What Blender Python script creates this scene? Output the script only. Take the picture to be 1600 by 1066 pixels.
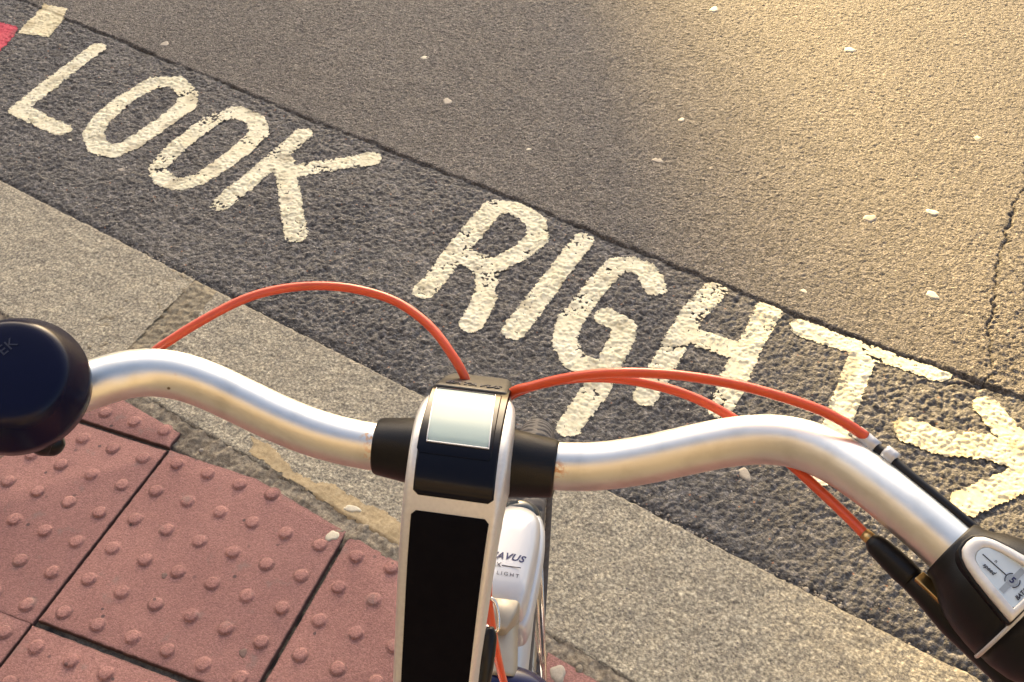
import bpy, bmesh, math, random
import numpy as np
from mathutils import Vector, Matrix, Quaternion
R = math.radians
random.seed(7)
for o in list(bpy.data.objects): bpy.data.objects.remove(o)
sc = bpy.context.scene
COL = sc.collection

# ------------------------------------------------------------ camera, sky, sun
cam_d = bpy.data.cameras.new('camera'); cam = bpy.data.objects.new('camera', cam_d); COL.objects.link(cam)
CR = Matrix(((0.93676, -0.24863, 0.24631), (0.34996, 0.65837, -0.6664), (0.00352, 0.71045, 0.70374)))
cam.matrix_world = Matrix.Translation((1.01759, -0.95607, 1.56442)) @ CR.to_4x4()
cam_d.sensor_width = 36; cam_d.lens = 1668.8 / 1600 * 36
cam_d.clip_start = 0.02; cam_d.clip_end = 1500
sc.camera = cam

SUN_AZ, SUN_EL = 116.0, 19.5          # direction the sun stands in, math degrees from +x
world = bpy.data.worlds.new('World'); sc.world = world; world.use_nodes = True
nt = world.node_tree; nt.nodes.clear()
sky = nt.nodes.new('ShaderNodeTexSky'); sky.sky_type = 'NISHITA'; sky.sun_disc = False
sky.sun_elevation = R(SUN_EL); sky.sun_rotation = R(90 - SUN_AZ)  # the sky's glow stands over the sun
sky.air_density = 0.9; sky.dust_density = 5.0; sky.ozone_density = 0.0
bg = nt.nodes.new('ShaderNodeBackground'); bg.inputs['Strength'].default_value = 0.10
wo = nt.nodes.new('ShaderNodeOutputWorld')
nt.links.new(sky.outputs[0], bg.inputs[0]); nt.links.new(bg.outputs[0], wo.inputs[0])
sd = bpy.data.lights.new('sun', 'SUN'); sun = bpy.data.objects.new('sun', sd); COL.objects.link(sun)
sd.energy = 5.0; sd.angle = R(0.7); sd.color = (1.0, 0.69, 0.28)
sdir = Vector((math.cos(R(SUN_AZ)) * math.cos(R(SUN_EL)), math.sin(R(SUN_AZ)) * math.cos(R(SUN_EL)), math.sin(R(SUN_EL))))
sun.rotation_euler = sdir.to_track_quat('Z', 'Y').to_euler(); sun.location = (-20, 40, 20)
sc.view_settings.view_transform = 'Standard'; sc.view_settings.look = 'None'
sc.view_settings.exposure = 1.98; sc.view_settings.gamma = 1.0
try:
    sc.cycles.max_bounces = 6
except Exception: pass

# ------------------------------------------------------------ materials
def _in(n, *names):
    for k in names:
        if k in n.inputs: return n.inputs[k]
def new_mat(name):
    m = bpy.data.materials.new(name); m.use_nodes = True
    nt = m.node_tree; return m, nt, nt.nodes['Principled BSDF']
def plain(name, col, rough=0.5, metal=0.0, var=0.08, scale=60, bump=0.0, bscale=400, bdist=0.0005, coat=0.0, spec=0.5):
    """one colour, slightly uneven, with a fine surface"""
    m, nt, b = new_mat(name); N = nt.nodes; L = nt.links
    tc = N.new('ShaderNodeTexCoord'); no = N.new('ShaderNodeTexNoise'); no.inputs['Scale'].default_value = scale; no.inputs['Detail'].default_value = 5
    L.new(tc.outputs['Object'], no.inputs['Vector'])
    cr = N.new('ShaderNodeValToRGB'); cr.color_ramp.elements[0].position = 0.3; cr.color_ramp.elements[1].position = 0.7
    cr.color_ramp.elements[0].color = tuple(c * (1 - var) for c in col) + (1,); cr.color_ramp.elements[1].color = tuple(min(1, c * (1 + var)) for c in col) + (1,)
    L.new(no.outputs[0], cr.inputs[0]); L.new(cr.outputs[0], b.inputs['Base Color'])
    mr = N.new('ShaderNodeMapRange'); mr.inputs['To Min'].default_value = rough * 0.85; mr.inputs['To Max'].default_value = min(1, rough * 1.2)
    n2 = N.new('ShaderNodeTexNoise'); n2.inputs['Scale'].default_value = scale * 3; L.new(tc.outputs['Object'], n2.inputs['Vector'])
    L.new(n2.outputs[0], mr.inputs['Value']); L.new(mr.outputs[0], b.inputs['Roughness'])
    b.inputs['Metallic'].default_value = metal; _in(b, 'Specular IOR Level', 'Specular').default_value = spec
    if coat: b.inputs['Coat Weight'].default_value = coat; b.inputs['Coat Roughness'].default_value = 0.08
    if bump:
        n3 = N.new('ShaderNodeTexNoise'); n3.inputs['Scale'].default_value = bscale; n3.inputs['Detail'].default_value = 4; L.new(tc.outputs['Object'], n3.inputs['Vector'])
        bp = N.new('ShaderNodeBump'); bp.inputs['Strength'].default_value = bump; bp.inputs['Distance'].default_value = bdist
        L.new(n3.outputs[0], bp.inputs['Height']); L.new(bp.outputs[0], b.inputs['Normal'])
    return m
def mineral(name, ramp, scale, patch, patch_scale, rough=0.85, bump=0.6, bscale=300, bdist=0.001, speck=None, grime=(0.02, 0.018, 0.02), spec=0.35, stain=None, cells=None):
    """grains of several colours + large patches + specks + grime attribute + bump"""
    m, nt, b = new_mat(name); N = nt.nodes; L = nt.links
    tc = N.new('ShaderNodeTexCoord')
    def noise(s, det=6, r=0.6):
        n = N.new('ShaderNodeTexNoise'); n.inputs['Scale'].default_value = s; n.inputs['Detail'].default_value = det; n.inputs['Roughness'].default_value = r
        L.new(tc.outputs['Object'], n.inputs['Vector']); return n
    def mix(fac, a, bb, mode='MIX'):
        x = N.new('ShaderNodeMix'); x.data_type = 'RGBA'; x.blend_type = mode
        if hasattr(fac, 'links'): L.new(fac, x.inputs[0])
        else: x.inputs[0].default_value = fac
        for s, v in ((6, a), (7, bb)):
            if hasattr(v, 'links'): L.new(v, x.inputs[s])
            else: x.inputs[s].default_value = tuple(v) + (1,)
        return x.outputs[2]
    def step(sock, a, bb):
        mr = N.new('ShaderNodeMapRange'); mr.inputs['From Min'].default_value = a; mr.inputs['From Max'].default_value = bb; L.new(sock, mr.inputs['Value']); return mr.outputs[0]
    n = noise(scale); cr = N.new('ShaderNodeValToRGB'); e = cr.color_ramp.elements
    e[0].position = ramp[0][0]; e[0].color = tuple(ramp[0][1]) + (1,); e[1].position = ramp[-1][0]; e[1].color = tuple(ramp[-1][1]) + (1,)
    for p_, c_ in ramp[1:-1]:
        q = e.new(p_); q.color = tuple(c_) + (1,)
    L.new(n.outputs[0], cr.inputs[0]); c = cr.outputs[0]
    cellh = None
    if cells:
        for cs, lo, hi in cells:
            wv = N.new('ShaderNodeVectorMath'); wv.operation = 'MULTIPLY_ADD'; wn = noise(cs * 1.6, 2); L.new(wn.outputs['Color'], wv.inputs[0]); wv.inputs[1].default_value = (.9 / cs,) * 3; L.new(tc.outputs['Object'], wv.inputs[2])
            v = N.new('ShaderNodeTexVoronoi'); v.inputs['Scale'].default_value = cs; L.new(wv.outputs[0], v.inputs['Vector'])
            sep = N.new('ShaderNodeSeparateColor'); L.new(v.outputs['Color'], sep.inputs[0])
            mr = N.new('ShaderNodeMapRange'); mr.inputs['To Min'].default_value = lo; mr.inputs['To Max'].default_value = hi; L.new(sep.outputs[0], mr.inputs['Value'])
            cc = N.new('ShaderNodeCombineColor'); L.new(mr.outputs[0], cc.inputs[0]); L.new(mr.outputs[0], cc.inputs[1]); L.new(mr.outputs[0], cc.inputs[2])
            c = mix(1.0, c, cc.outputs[0], 'MULTIPLY'); cellh = v
    pn = noise(patch_scale, 4); c = mix(step(pn.outputs[0], 0.35, 0.7), c, mix(1.0, c, patch, 'MULTIPLY'))
    if stain:
        sn = noise(stain[1], 5); c = mix(step(sn.outputs[0], stain[2], stain[2] + 0.1), c, mix(0.75, c, stain[0]))
    if speck:
        for col, s, th in speck:
            v = N.new('ShaderNodeTexVoronoi'); v.inputs['Scale'].default_value = s; L.new(tc.outputs['Object'], v.inputs['Vector'])
            sep = N.new('ShaderNodeSeparateColor'); L.new(v.outputs['Color'], sep.inputs[0])
            a = step(sep.outputs[0], th, th + 0.005); d = step(v.outputs['Distance'], 0.42, 0.3)
            mu = N.new('ShaderNodeMath'); mu.operation = 'MULTIPLY'; L.new(a, mu.inputs[0]); L.new(d, mu.inputs[1])
            c = mix(mu.outputs[0], c, col)
    if grime:
        at = N.new('ShaderNodeAttribute'); at.attribute_name = 'grime'; c = mix(at.outputs['Fac'], c, grime)
    L.new(c, b.inputs['Base Color']); b.inputs['Roughness'].default_value = rough; _in(b, 'Specular IOR Level', 'Specular').default_value = spec
    bn = noise(bscale, 5, 0.65); bp = N.new('ShaderNodeBump'); bp.inputs['Strength'].default_value = bump; bp.inputs['Distance'].default_value = bdist
    L.new(bn.outputs[0], bp.inputs['Height']); last = bp
    if cellh:
        b2 = N.new('ShaderNodeBump'); b2.inputs['Strength'].default_value = .8; b2.inputs['Distance'].default_value = bdist * 1.2; b2.invert = True
        L.new(cellh.outputs['Distance'], b2.inputs['Height']); L.new(bp.outputs[0], b2.inputs['Normal']); last = b2
    L.new(last.outputs[0], b.inputs['Normal'])
    return m

M = {}
M['channel'] = mineral('coarse asphalt', [(0.28, (.034, .033, .033)), (0.5, (.095, .091, .088)), (0.7, (.195, .187, .178))], 120, (.85, .84, .84), 5,
    rough=.66, bump=1.0, bscale=330, bdist=.002, speck=[((.55, .5, .44), 230, .992), ((.30, .16, .10), 160, .985)], spec=.5, cells=[(75, .7, 1.35), (190, .6, 1.4)])
M['road'] = mineral('fine asphalt', [(0.3, (.054, .049, .045)), (0.5, (.135, .123, .110)), (0.7, (.27, .245, .215))], 220, (.86, .85, .85), 2.2,
    rough=.74, bump=1.0, bscale=260, bdist=.0022, speck=[((.5, .46, .38), 300, .99), ((.04, .04, .045), 260, .96)], spec=.4, cells=[(120, .7, 1.3), (260, .5, 1.5)])
M['kerb'] = mineral('granite kerb', [(0.3, (.125, .112, .095)), (0.45, (.275, .25, .195)), (0.56, (.40, .365, .275)), (0.7, (.62, .58, .45))], 170, (.84, .84, .86), 9,
    rough=.8, bump=.9, bscale=230, bdist=.0018, speck=[((.10, .09, .10), 240, .975)], spec=.35, cells=[(300, .7, 1.25), (60, .92, 1.06)])
M['slab'] = mineral('pink concrete slab', [(0.3, (.28, .145, .130)), (0.5, (.36, .19, .170)), (0.7, (.43, .24, .212))], 300, (.80, .78, .80), 5,
    rough=.88, bump=.35, bscale=600, bdist=.0006, speck=[((.12, .08, .08), 110, .992)], stain=((.26, .18, .165), 22, .60), spec=.25, cells=[(420, .82, 1.18)])
M['slab_orange'] = mineral('orange concrete slab', [(0.3, (.40, .17, .11)), (0.5, (.48, .22, .14)), (0.7, (.55, .28, .18))], 300, (.88, .84, .84), 7,
    rough=.88, bump=.35, bscale=600, bdist=.0006, speck=[((.12, .08, .08), 120, .985)], spec=.25)
M['mortar'] = mineral('mortar and grit', [(0.3, (.13, .11, .09)), (0.5, (.27, .235, .18)), (0.7, (.44, .39, .30))], 150, (.8, .78, .75), 30,
    rough=.9, bump=.8, bscale=260, bdist=.002)
M['mortar_tan'] = mineral('tan mortar', [(0.3, (.34, .26, .15)), (0.5, (.44, .35, .21)), (0.7, (.52, .42, .27))], 180, (.85, .84, .82), 25,
    rough=.9, bump=.6, bscale=380, bdist=.0008, speck=[((.7, .66, .5), 180, .985)])
M['joint'] = mineral('kerb joint mortar', [(0.3, (.16, .14, .11)), (0.5, (.31, .27, .19)), (0.7, (.46, .41, .29))], 150, (.8, .78, .76), 25, rough=.9, bump=.7, bscale=300, bdist=.001)
M['paint'] = mineral('cream road paint', [(0.3, (.62, .58, .41)), (0.5, (.76, .72, .54)), (0.7, (.85, .81, .64))], 90, (.93, .91, .84), 12,
    rough=.65, bump=.5, bscale=380, bdist=.0008, grime=(.25, .20, .12))
M['paint_yellow'] = mineral('ageing cream road paint', [(0.3, (.60, .53, .34)), (0.5, (.74, .67, .46)), (0.7, (.83, .77, .57))], 90, (.93, .9, .8), 12,
    rough=.7, bump=.5, bscale=380, bdist=.0008, grime=(.35, .26, .12))
M['red'] = mineral('crimson road surface', [(0.3, (.50, .05, .08)), (0.5, (.62, .07, .11)), (0.7, (.72, .12, .16))], 200, (.85, .8, .8), 10, rough=.75, bump=.5, bscale=400)
M['gum'] = mineral('flattened chewing gum', [(0.3, (.30, .27, .23)), (0.7, (.42, .38, .32))], 200, (.9, .9, .88), 40, rough=.6, bump=.3, bscale=600)
M['gum_white'] = mineral('white blob', [(0.3, (.50, .46, .37)), (0.7, (.66, .62, .50))], 200, (.9, .9, .88), 40, rough=.6, bump=.3, bscale=600)
M['gum_dark'] = mineral('trodden dark gum', [(0.3, (.13, .085, .075)), (0.7, (.19, .12, .11))], 200, (.9, .9, .88), 40, rough=.7, bump=.3, bscale=600)
M['pebble'] = mineral('pebble', [(0.3, (.12, .115, .11)), (0.7, (.38, .34, .29))], 120, (.9, .88, .85), 60, rough=.6, bump=.3, bscale=900, grime=None)
M['black'] = plain('black plastic', (.004, .004, .006), .3, spec=.3, var=.1, bump=.15, bscale=1500, bdist=.0002)
M['black_matt'] = plain('matt black rubber', (.0035, .0035, .005), .38, spec=.3, var=.15, bump=.35, bscale=1800, bdist=.0003)
M['cap'] = plain('grey black rubber cap', (.03, .028, .025), .45, var=.1, bump=.3, bscale=1800, bdist=.0002, spec=.5)
M['inlay'] = plain('black foam inlay', (.004, .0035, .005), .8, var=.1, bump=.3, bscale=2200, bdist=.0002, spec=.08)
M['gloss'] = plain('glossy black bezel', (.003, .003, .007), .16, var=.05, spec=.22)
M['bell'] = plain('dark navy bell lacquer', (.0015, .002, .018), .24, var=.05, spec=.22)
M['navy'] = plain('navy lacquer', (.004, .006, .05), .18, var=.05, spec=.4)
M['silver'] = plain('silver painted stem', (.66, .65, .62), .40, metal=.45, var=.05, scale=500, bump=.08, bscale=2500, bdist=.0001, coat=.15)
M['silver_white'] = plain('pearl silver housing', (.54, .55, .57), .3, metal=.25, var=.03, scale=40, coat=.4)
M['champagne'] = plain('champagne painted bracket', (.36, .32, .255), .4, metal=.3, var=.05)
M['chrome'] = plain('polished steel', (.75, .73, .70), .15, metal=1.0, var=.05)
M['steel'] = plain('dull steel', (.5, .47, .42), .35, metal=1.0, var=.1)
M['gold_steel'] = plain('brass ferrule', (.55, .38, .17), .3, metal=1.0, var=.1)
M['orange'] = plain('orange cable sleeve', (.66, .085, .028), .3, var=.06, scale=90, bump=.1, bscale=900, bdist=.0003, coat=.15)
M['tyre'] = plain('dusty tyre rubber', (.07, .066, .068), .7, var=.25, scale=120, bump=.4, bscale=900, bdist=.0004)
M['lcd'] = plain('unlit liquid crystal', (.34, .44, .43), .3, var=.02, scale=15, spec=.3)
M['dial'] = plain('dial card', (.55, .66, .76), .12, var=.02, scale=40, coat=.8)
M['ink'] = plain('dark print', (.02, .025, .05), .5, var=.05)
M['ink_blue'] = plain('navy print', (.01, .015, .09), .4, var=.05)
M['dial_grey'] = plain('grey dial pointer', (.30, .36, .43), .3, var=.05)
M['emboss'] = plain('worn embossed lettering', (.02, .022, .045), .4, var=.1)
M['reflector'] = plain('amber reflector', (.8, .25, .03), .15, var=.05, coat=.8)
def bar_mat():
    m, nt, b = new_mat('brushed aluminium handlebar'); N = nt.nodes; L = nt.links
    b.inputs['Metallic'].default_value = 1.0
    tc = N.new('ShaderNodeTexCoord'); n = N.new('ShaderNodeTexNoise'); n.inputs['Scale'].default_value = 70; n.inputs['Detail'].default_value = 6
    L.new(tc.outputs['Object'], n.inputs['Vector'])
    cr = N.new('ShaderNodeValToRGB'); e = cr.color_ramp.elements; e[0].position = .30; e[0].color = (.70, .70, .66, 1); e[1].position = .52; e[1].color = (.79, .795, .76, 1)
    L.new(n.outputs[0], cr.inputs[0])
    # small knocks and specks of dirt
    vo = N.new('ShaderNodeTexVoronoi'); vo.inputs['Scale'].default_value = 150; L.new(tc.outputs['Object'], vo.inputs['Vector'])
    sp = N.new('ShaderNodeSeparateColor'); L.new(vo.outputs['Color'], sp.inputs[0])
    ma = N.new('ShaderNodeMapRange'); ma.inputs['From Min'].default_value = .955; ma.inputs['From Max'].default_value = .96; L.new(sp.outputs[0], ma.inputs['Value'])
    mb_ = N.new('ShaderNodeMapRange'); mb_.inputs['From Min'].default_value = .17; mb_.inputs['From Max'].default_value = .08; L.new(vo.outputs['Distance'], mb_.inputs['Value'])
    mm_ = N.new('ShaderNodeMath'); mm_.operation = 'MULTIPLY'; L.new(ma.outputs[0], mm_.inputs[0]); L.new(mb_.outputs[0], mm_.inputs[1])
    md = N.new('ShaderNodeMix'); md.data_type = 'RGBA'; L.new(mm_.outputs[0], md.inputs[0]); L.new(cr.outputs[0], md.inputs[6]); md.inputs[7].default_value = (.22, .17, .11, 1)
    # rust where the attribute says
    at = N.new('ShaderNodeAttribute'); at.attribute_name = 'rust'
    n2 = N.new('ShaderNodeTexNoise'); n2.inputs['Scale'].default_value = 420; n2.inputs['Detail'].default_value = 5; L.new(tc.outputs['Object'], n2.inputs['Vector'])
    mu = N.new('ShaderNodeMath'); mu.operation = 'MULTIPLY'; L.new(at.outputs['Fac'], mu.inputs[0]); 
    mr = N.new('ShaderNodeMapRange'); mr.inputs['From Min'].default_value = .47; mr.inputs['From Max'].default_value = .55; L.new(n2.outputs[0], mr.inputs['Value']); L.new(mr.outputs[0], mu.inputs[1])
    mx = N.new('ShaderNodeMix'); mx.data_type = 'RGBA'; L.new(mu.outputs[0], mx.inputs[0]); L.new(md.outputs[2], mx.inputs[6]); mx.inputs[7].default_value = (.62, .25, .02, 1)
    L.new(mx.outputs[2], b.inputs['Base Color'])
    sb = N.new('ShaderNodeMath'); sb.operation = 'SUBTRACT'; sb.inputs[0].default_value = 1.0; L.new(mu.outputs[0], sb.inputs[1]); L.new(sb.outputs[0], b.inputs['Metallic'])
    m2 = N.new('ShaderNodeMapRange'); m2.inputs['To Min'].default_value = .34; m2.inputs['To Max'].default_value = .44; L.new(n.outputs[0], m2.inputs['Value']); L.new(m2.outputs[0], b.inputs['Roughness'])
    n3 = N.new('ShaderNodeTexNoise'); n3.inputs['Scale'].default_value = 1600; L.new(tc.outputs['Object'], n3.inputs['Vector'])
    bp = N.new('ShaderNodeBump'); bp.inputs['Strength'].default_value = .12; bp.inputs['Distance'].default_value = .0001; L.new(n3.outputs[0], bp.inputs['Height']); L.new(bp.outputs[0], b.inputs['Normal'])
    return m
M['bar'] = bar_mat()

# ------------------------------------------------------------ object helpers
def tag(o, label=None, cat=None, group=None, kind=None):
    if label: o['label'] = label
    if cat: o['category'] = cat
    if group: o['group'] = group
    if kind: o['kind'] = kind
    return o
def mesh_obj(name, verts, faces, m, parent=None, smooth=True, attrs=None):
    me = bpy.data.meshes.new(name)
    verts = np.asarray(verts, dtype=np.float32)
    if isinstance(faces, np.ndarray):
        nf, k = faces.shape
        me.vertices.add(len(verts)); me.vertices.foreach_set('co', verts.ravel())
        me.loops.add(nf * k); me.loops.foreach_set('vertex_index', faces.astype(np.int32).ravel())
        me.polygons.add(nf); me.polygons.foreach_set('loop_start', np.arange(0, nf * k, k, dtype=np.int32))
        me.polygons.foreach_set('loop_total', np.full(nf, k, dtype=np.int32))
        me.update(calc_edges=True)
    else:
        me.from_pydata([tuple(map(float, v)) for v in verts], [], faces); me.update()
    if attrs:
        for k_, a in attrs.items():
            at = me.attributes.new(k_, 'FLOAT', 'POINT'); at.data.foreach_set('value', np.asarray(a, dtype=np.float32).ravel())
    me.polygons.foreach_set('use_smooth', np.full(len(me.polygons), smooth, dtype=bool))
    me.materials.append(m)
    o = bpy.data.objects.new(name, me); COL.objects.link(o)
    if parent: o.parent = parent
    return o
def bevel(o, w, seg=2, ang=35):
    b = o.modifiers.new('bevel', 'BEVEL'); b.width = w; b.segments = seg; b.limit_method = 'ANGLE'; b.angle_limit = R(ang); b.harden_normals = False
    sm = o.data
    try: sm.set_sharp_from_angle(angle=R(50))
    except Exception: pass
    return o
def fix_normals(o):
    bm = bmesh.new(); bm.from_mesh(o.data); bmesh.ops.recalc_face_normals(bm, faces=bm.faces); bm.to_mesh(o.data); bm.free(); return o
class MB:
    def __init__(s): s.v = []; s.f = []
    def add(s, v, f):
        k = len(s.v); s.v += [tuple(map(float, x)) for x in v]; s.f += [tuple(i + k for i in q) for q in f]
    def build(s, name, m, parent=None, smooth=True, attrs=None):
        return fix_normals(mesh_obj(name, s.v, s.f, m, parent, smooth, attrs))
def resample(pts, n):
    """Catmull-Rom through pts, n points"""
    P = np.array(pts, float); P = np.vstack([2 * P[0] - P[1], P, 2 * P[-1] - P[-2]])
    out = []
    segs = len(P) - 3
    for k in range(n):
        t = k / (n - 1) * segs; i = min(int(t), segs - 1); t -= i
        a, b, c, d = P[i:i + 4]
        out.append(.5 * ((2 * b) + (-a + c) * t + (2 * a - 5 * b + 4 * c - d) * t * t + (-a + 3 * b - 3 * c + d) * t ** 3))
    return np.array(out)
def frames(P):
    T = np.gradient(P, axis=0); T /= np.linalg.norm(T, axis=1)[:, None]
    up = np.array([0, 0, 1.]) if abs(T[0][2]) < .9 else np.array([0, 1., 0])
    N = [np.cross(T[0], up)]; N[0] /= np.linalg.norm(N[0])
    for i in range(1, len(P)):
        n = N[-1] - T[i] * (N[-1] @ T[i]); N.append(n / np.linalg.norm(n))
    N = np.array(N); return T, N, np.cross(T, N)
def tube_geo(pts, rad, seg=24, n=None, caps=True):
    P = resample(pts, n) if n else np.array(pts, float)
    r = np.interp(np.linspace(0, 1, len(P)), np.linspace(0, 1, len(rad)), rad) if hasattr(rad, '__len__') else np.full(len(P), rad)
    T, N, B = frames(P); v = []; f = []
    for i in range(len(P)):
        for j in range(seg):
            a = 2 * math.pi * j / seg; v.append(P[i] + r[i] * (math.cos(a) * N[i] + math.sin(a) * B[i]))
    for i in range(len(P) - 1):
        for j in range(seg): f.append((i * seg + j, i * seg + (j + 1) % seg, (i + 1) * seg + (j + 1) % seg, (i + 1) * seg + j))
    if caps: f.append(tuple(range(seg))[::-1]); f.append(tuple((len(P) - 1) * seg + j for j in range(seg)))
    return v, f, P
def tube(name, pts, rad, m, parent=None, seg=24, n=None, caps=True):
    v, f, _ = tube_geo(pts, rad, seg, n, caps); mb = MB(); mb.add(v, f); return mb.build(name, m, parent)
def lathe_geo(org, ax, prof, seg=48, squash=None):
    """prof: [(along, radius)]"""
    org = np.array(org, float); ax = np.array(ax, float); ax /= np.linalg.norm(ax)
    up = np.array([0, 0, 1.]) if abs(ax[2]) < .9 else np.array([0, 1., 0])
    n = np.cross(ax, up); n /= np.linalg.norm(n); b = np.cross(n, ax); v = []; f = []
    for a, r in prof:
        for j in range(seg):
            t = 2 * math.pi * j / seg; v.append(org + ax * a + r * (math.cos(t) * n + math.sin(t) * b))
    for i in range(len(prof) - 1):
        for j in range(seg): f.append((i * seg + j, i * seg + (j + 1) % seg, (i + 1) * seg + (j + 1) % seg, (i + 1) * seg + j))
    f.append(tuple(range(seg))[::-1]); f.append(tuple((len(prof) - 1) * seg + j for j in range(seg)))
    return v, f
def lathe(name, org, ax, prof, m, parent=None, seg=48):
    mb = MB(); mb.add(*lathe_geo(org, ax, prof, seg)); return mb.build(name, m, parent)
def box_geo(c, X, Y, Z):
    c, X, Y, Z = (np.array(q, float) for q in (c, X, Y, Z))
    v = [c + a * X + b * Y + d * Z for a in (-1, 1) for b in (-1, 1) for d in (-1, 1)]
    return v, [(0, 1, 3, 2), (4, 6, 7, 5), (0, 4, 5, 1), (2, 3, 7, 6), (0, 2, 6, 4), (1, 5, 7, 3)]
def prism_map(outline, fn, h0, h1):
    """outline (a,b) swept between heights h0,h1 by fn(a,b,h)"""
    n = len(outline); v = [fn(a, b, h0) for a, b in outline] + [fn(a, b, h1) for a, b in outline]
    f = [tuple(range(n))[::-1], tuple(range(n, 2 * n))] + [(i, (i + 1) % n, n + (i + 1) % n, n + i) for i in range(n)]
    return v, f
_txt = {}
def text_geo(s, size, bold=0.0, shear=0.0, spacing=1.0):
    c = bpy.data.curves.new('t', 'FONT'); c.body = s; c.size = size; c.align_x = 'CENTER'; c.align_y = 'CENTER'; c.offset = bold; c.shear = shear; c.space_character = spacing; c.resolution_u = 3; c.extrude = size * .03
    o = bpy.data.objects.new('t', c); COL.objects.link(o); bpy.context.view_layer.update()
    me = o.evaluated_get(bpy.context.evaluated_depsgraph_get()).to_mesh()
    v = [tuple(q.co) for q in me.vertices]; f = [tuple(p.vertices) for p in me.polygons]
    o.to_mesh_clear(); bpy.data.objects.remove(o); bpy.data.curves.remove(c)
    return v, f
def text_obj(name, s, size, fn, m, parent, **k):
    v, f = text_geo(s, size, **k); mb = MB(); mb.add([fn(*q) for q in v], f); return mesh_obj(name, mb.v, mb.f, m, parent, smooth=False)

# ------------------------------------------------------------ noise (numpy)
def _h(ix, iy, s):
    x = (ix.astype(np.int64) * 374761393 + iy.astype(np.int64) * 668265263 + s * 1442695041) & 0xffffffff
    x = ((x ^ (x >> 13)) * 1274126177) & 0xffffffff
    return (x ^ (x >> 16)) & 0xffffffff
def perlin(x, y, s=0):
    xi = np.floor(x); yi = np.floor(y); xf = x - xi; yf = y - yi; xi = xi.astype(np.int64); yi = yi.astype(np.int64)
    u = xf ** 3 * (xf * (xf * 6 - 15) + 10); v = yf ** 3 * (yf * (yf * 6 - 15) + 10)
    def g(dx, dy):
        a = _h(xi + dx, yi + dy, s) / 4294967296. * 2 * np.pi; return np.cos(a) * (xf - dx) + np.sin(a) * (yf - dy)
    a = g(0, 0); b = g(1, 0); c = g(0, 1); d = g(1, 1)
    return ((a + u * (b - a)) * (1 - v) + (c + u * (d - c)) * v) * 1.5
def fbm(x, y, sc_, s=0, oct=3):
    t = 0; a = 1.
    for k in range(oct): t = t + a * perlin(x * sc_, y * sc_, s + k * 17); sc_ *= 2.03; a *= .5
    return t
def voro(x, y, s=0):
    xi = np.floor(x).astype(np.int64); yi = np.floor(y).astype(np.int64); best = np.full(x.shape, 9.); sec = np.full(x.shape, 9.); cid = np.zeros(x.shape)
    for dx in (-1, 0, 1):
        for dy in (-1, 0, 1):
            h = _h(xi + dx, yi + dy, s); px = xi + dx + (h & 1023) / 1024.; py = yi + dy + ((h >> 10) & 1023) / 1024.
            d = np.hypot(px - x, py - y); r = ((h >> 20) & 1023) / 1024.
            sec = np.where(d < best, best, np.minimum(sec, d)); cid = np.where(d < best, r, cid); best = np.minimum(best, d)
    return best, sec, cid
# ground frame: u runs along the kerb, v towards the road
AL = R(-12.9); GO = np.array([.319, .332]); GU = np.array([math.cos(AL), math.sin(AL)]); GV = np.array([-GU[1], GU[0]])
def to_uv(p):
    d = np.asarray(p, float) - GO; return np.stack([d @ GU, d @ GV], -1)
ground = Matrix.Translation((GO[0], GO[1], 0)) @ Matrix.Rotation(AL, 4, 'Z')
def g_place(o): o.matrix_world = ground; return o
ROADZ = -.016
SEAM = .646
def seam_v(u): return SEAM + .016 * smooth(np.asarray(u), .55, .95) + .006 * perlin(u * 3, u * 0 + 3.3, 5) + .004 * perlin(u * 14, u * 0 + 1.3, 6) + .0035 * perlin(u * 45, u * 0 + 9.3, 7)
CRACK = np.array([(.80, 2.3), (.83, 1.9), (.82, 1.6), (.847, 1.384), (.858, 1.239), (.874, 1.08), (.905, .93), (.915, .87), (.936, .773), (.971, .71), (.955, .655), (.90, .62)])
def seg_dist(u, v, P):
    best = np.full(np.shape(u), 9.)
    for a, b in zip(P[:-1], P[1:]):
        d = b - a; t = np.clip(((u - a[0]) * d[0] + (v - a[1]) * d[1]) / (d @ d), 0, 1)
        best = np.minimum(best, np.hypot(u - a[0] - t * d[0], v - a[1] - t * d[1]))
    return best
def smooth(x, a, b):
    t = np.clip((x - a) / (b - a), 0, 1); return t * t * (3 - 2 * t)
def channel_h(u, v):
    w1 = perlin(u * 40, v * 40, 91) * .004; w2 = perlin(u * 40, v * 40, 92) * .004
    b, s2, c = voro((u + w1) / .0115, (v + w2) / .0115, 3)
    stones = (1 - np.clip(b, 0, 1) ** 2 * 1.1) * (.55 + .6 * c)
    b2, _, c2 = voro((u + w2) / .006, (v + w1) / .006, 8)
    fine = (1 - np.clip(b2, 0, 1) ** 2) * c2
    patchy = .75 + .35 * perlin(u * 5, v * 5, 31)
    h = .0068 * patchy * stones + .0022 * fine + .0022 * fbm(u, v, 24, 40, 2) + .0025 * perlin(u * 5, v * 5, 33)
    return ROADZ - .0055 + h
def road_h(u, v):
    b, _, c = voro(u / .0072 + .35 * perlin(u * 90, v * 90, 1), v / .0072 + .35 * perlin(u * 90, v * 90, 2), 13)
    b2, _, c2 = voro(u / .014, v / .014, 23)
    coarse = smooth(u, .82, .98)
    h = (.0024 + .0020 * coarse) * (1 - b * b) * (.3 + .9 * c) + .0022 * coarse * (1 - b2 * b2) * c2 + .0007 * fbm(u, v, 9, 50, 3) + .0008 * perlin(u * 110, v * 110, 54)
    return ROADZ + .0005 + h
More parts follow.
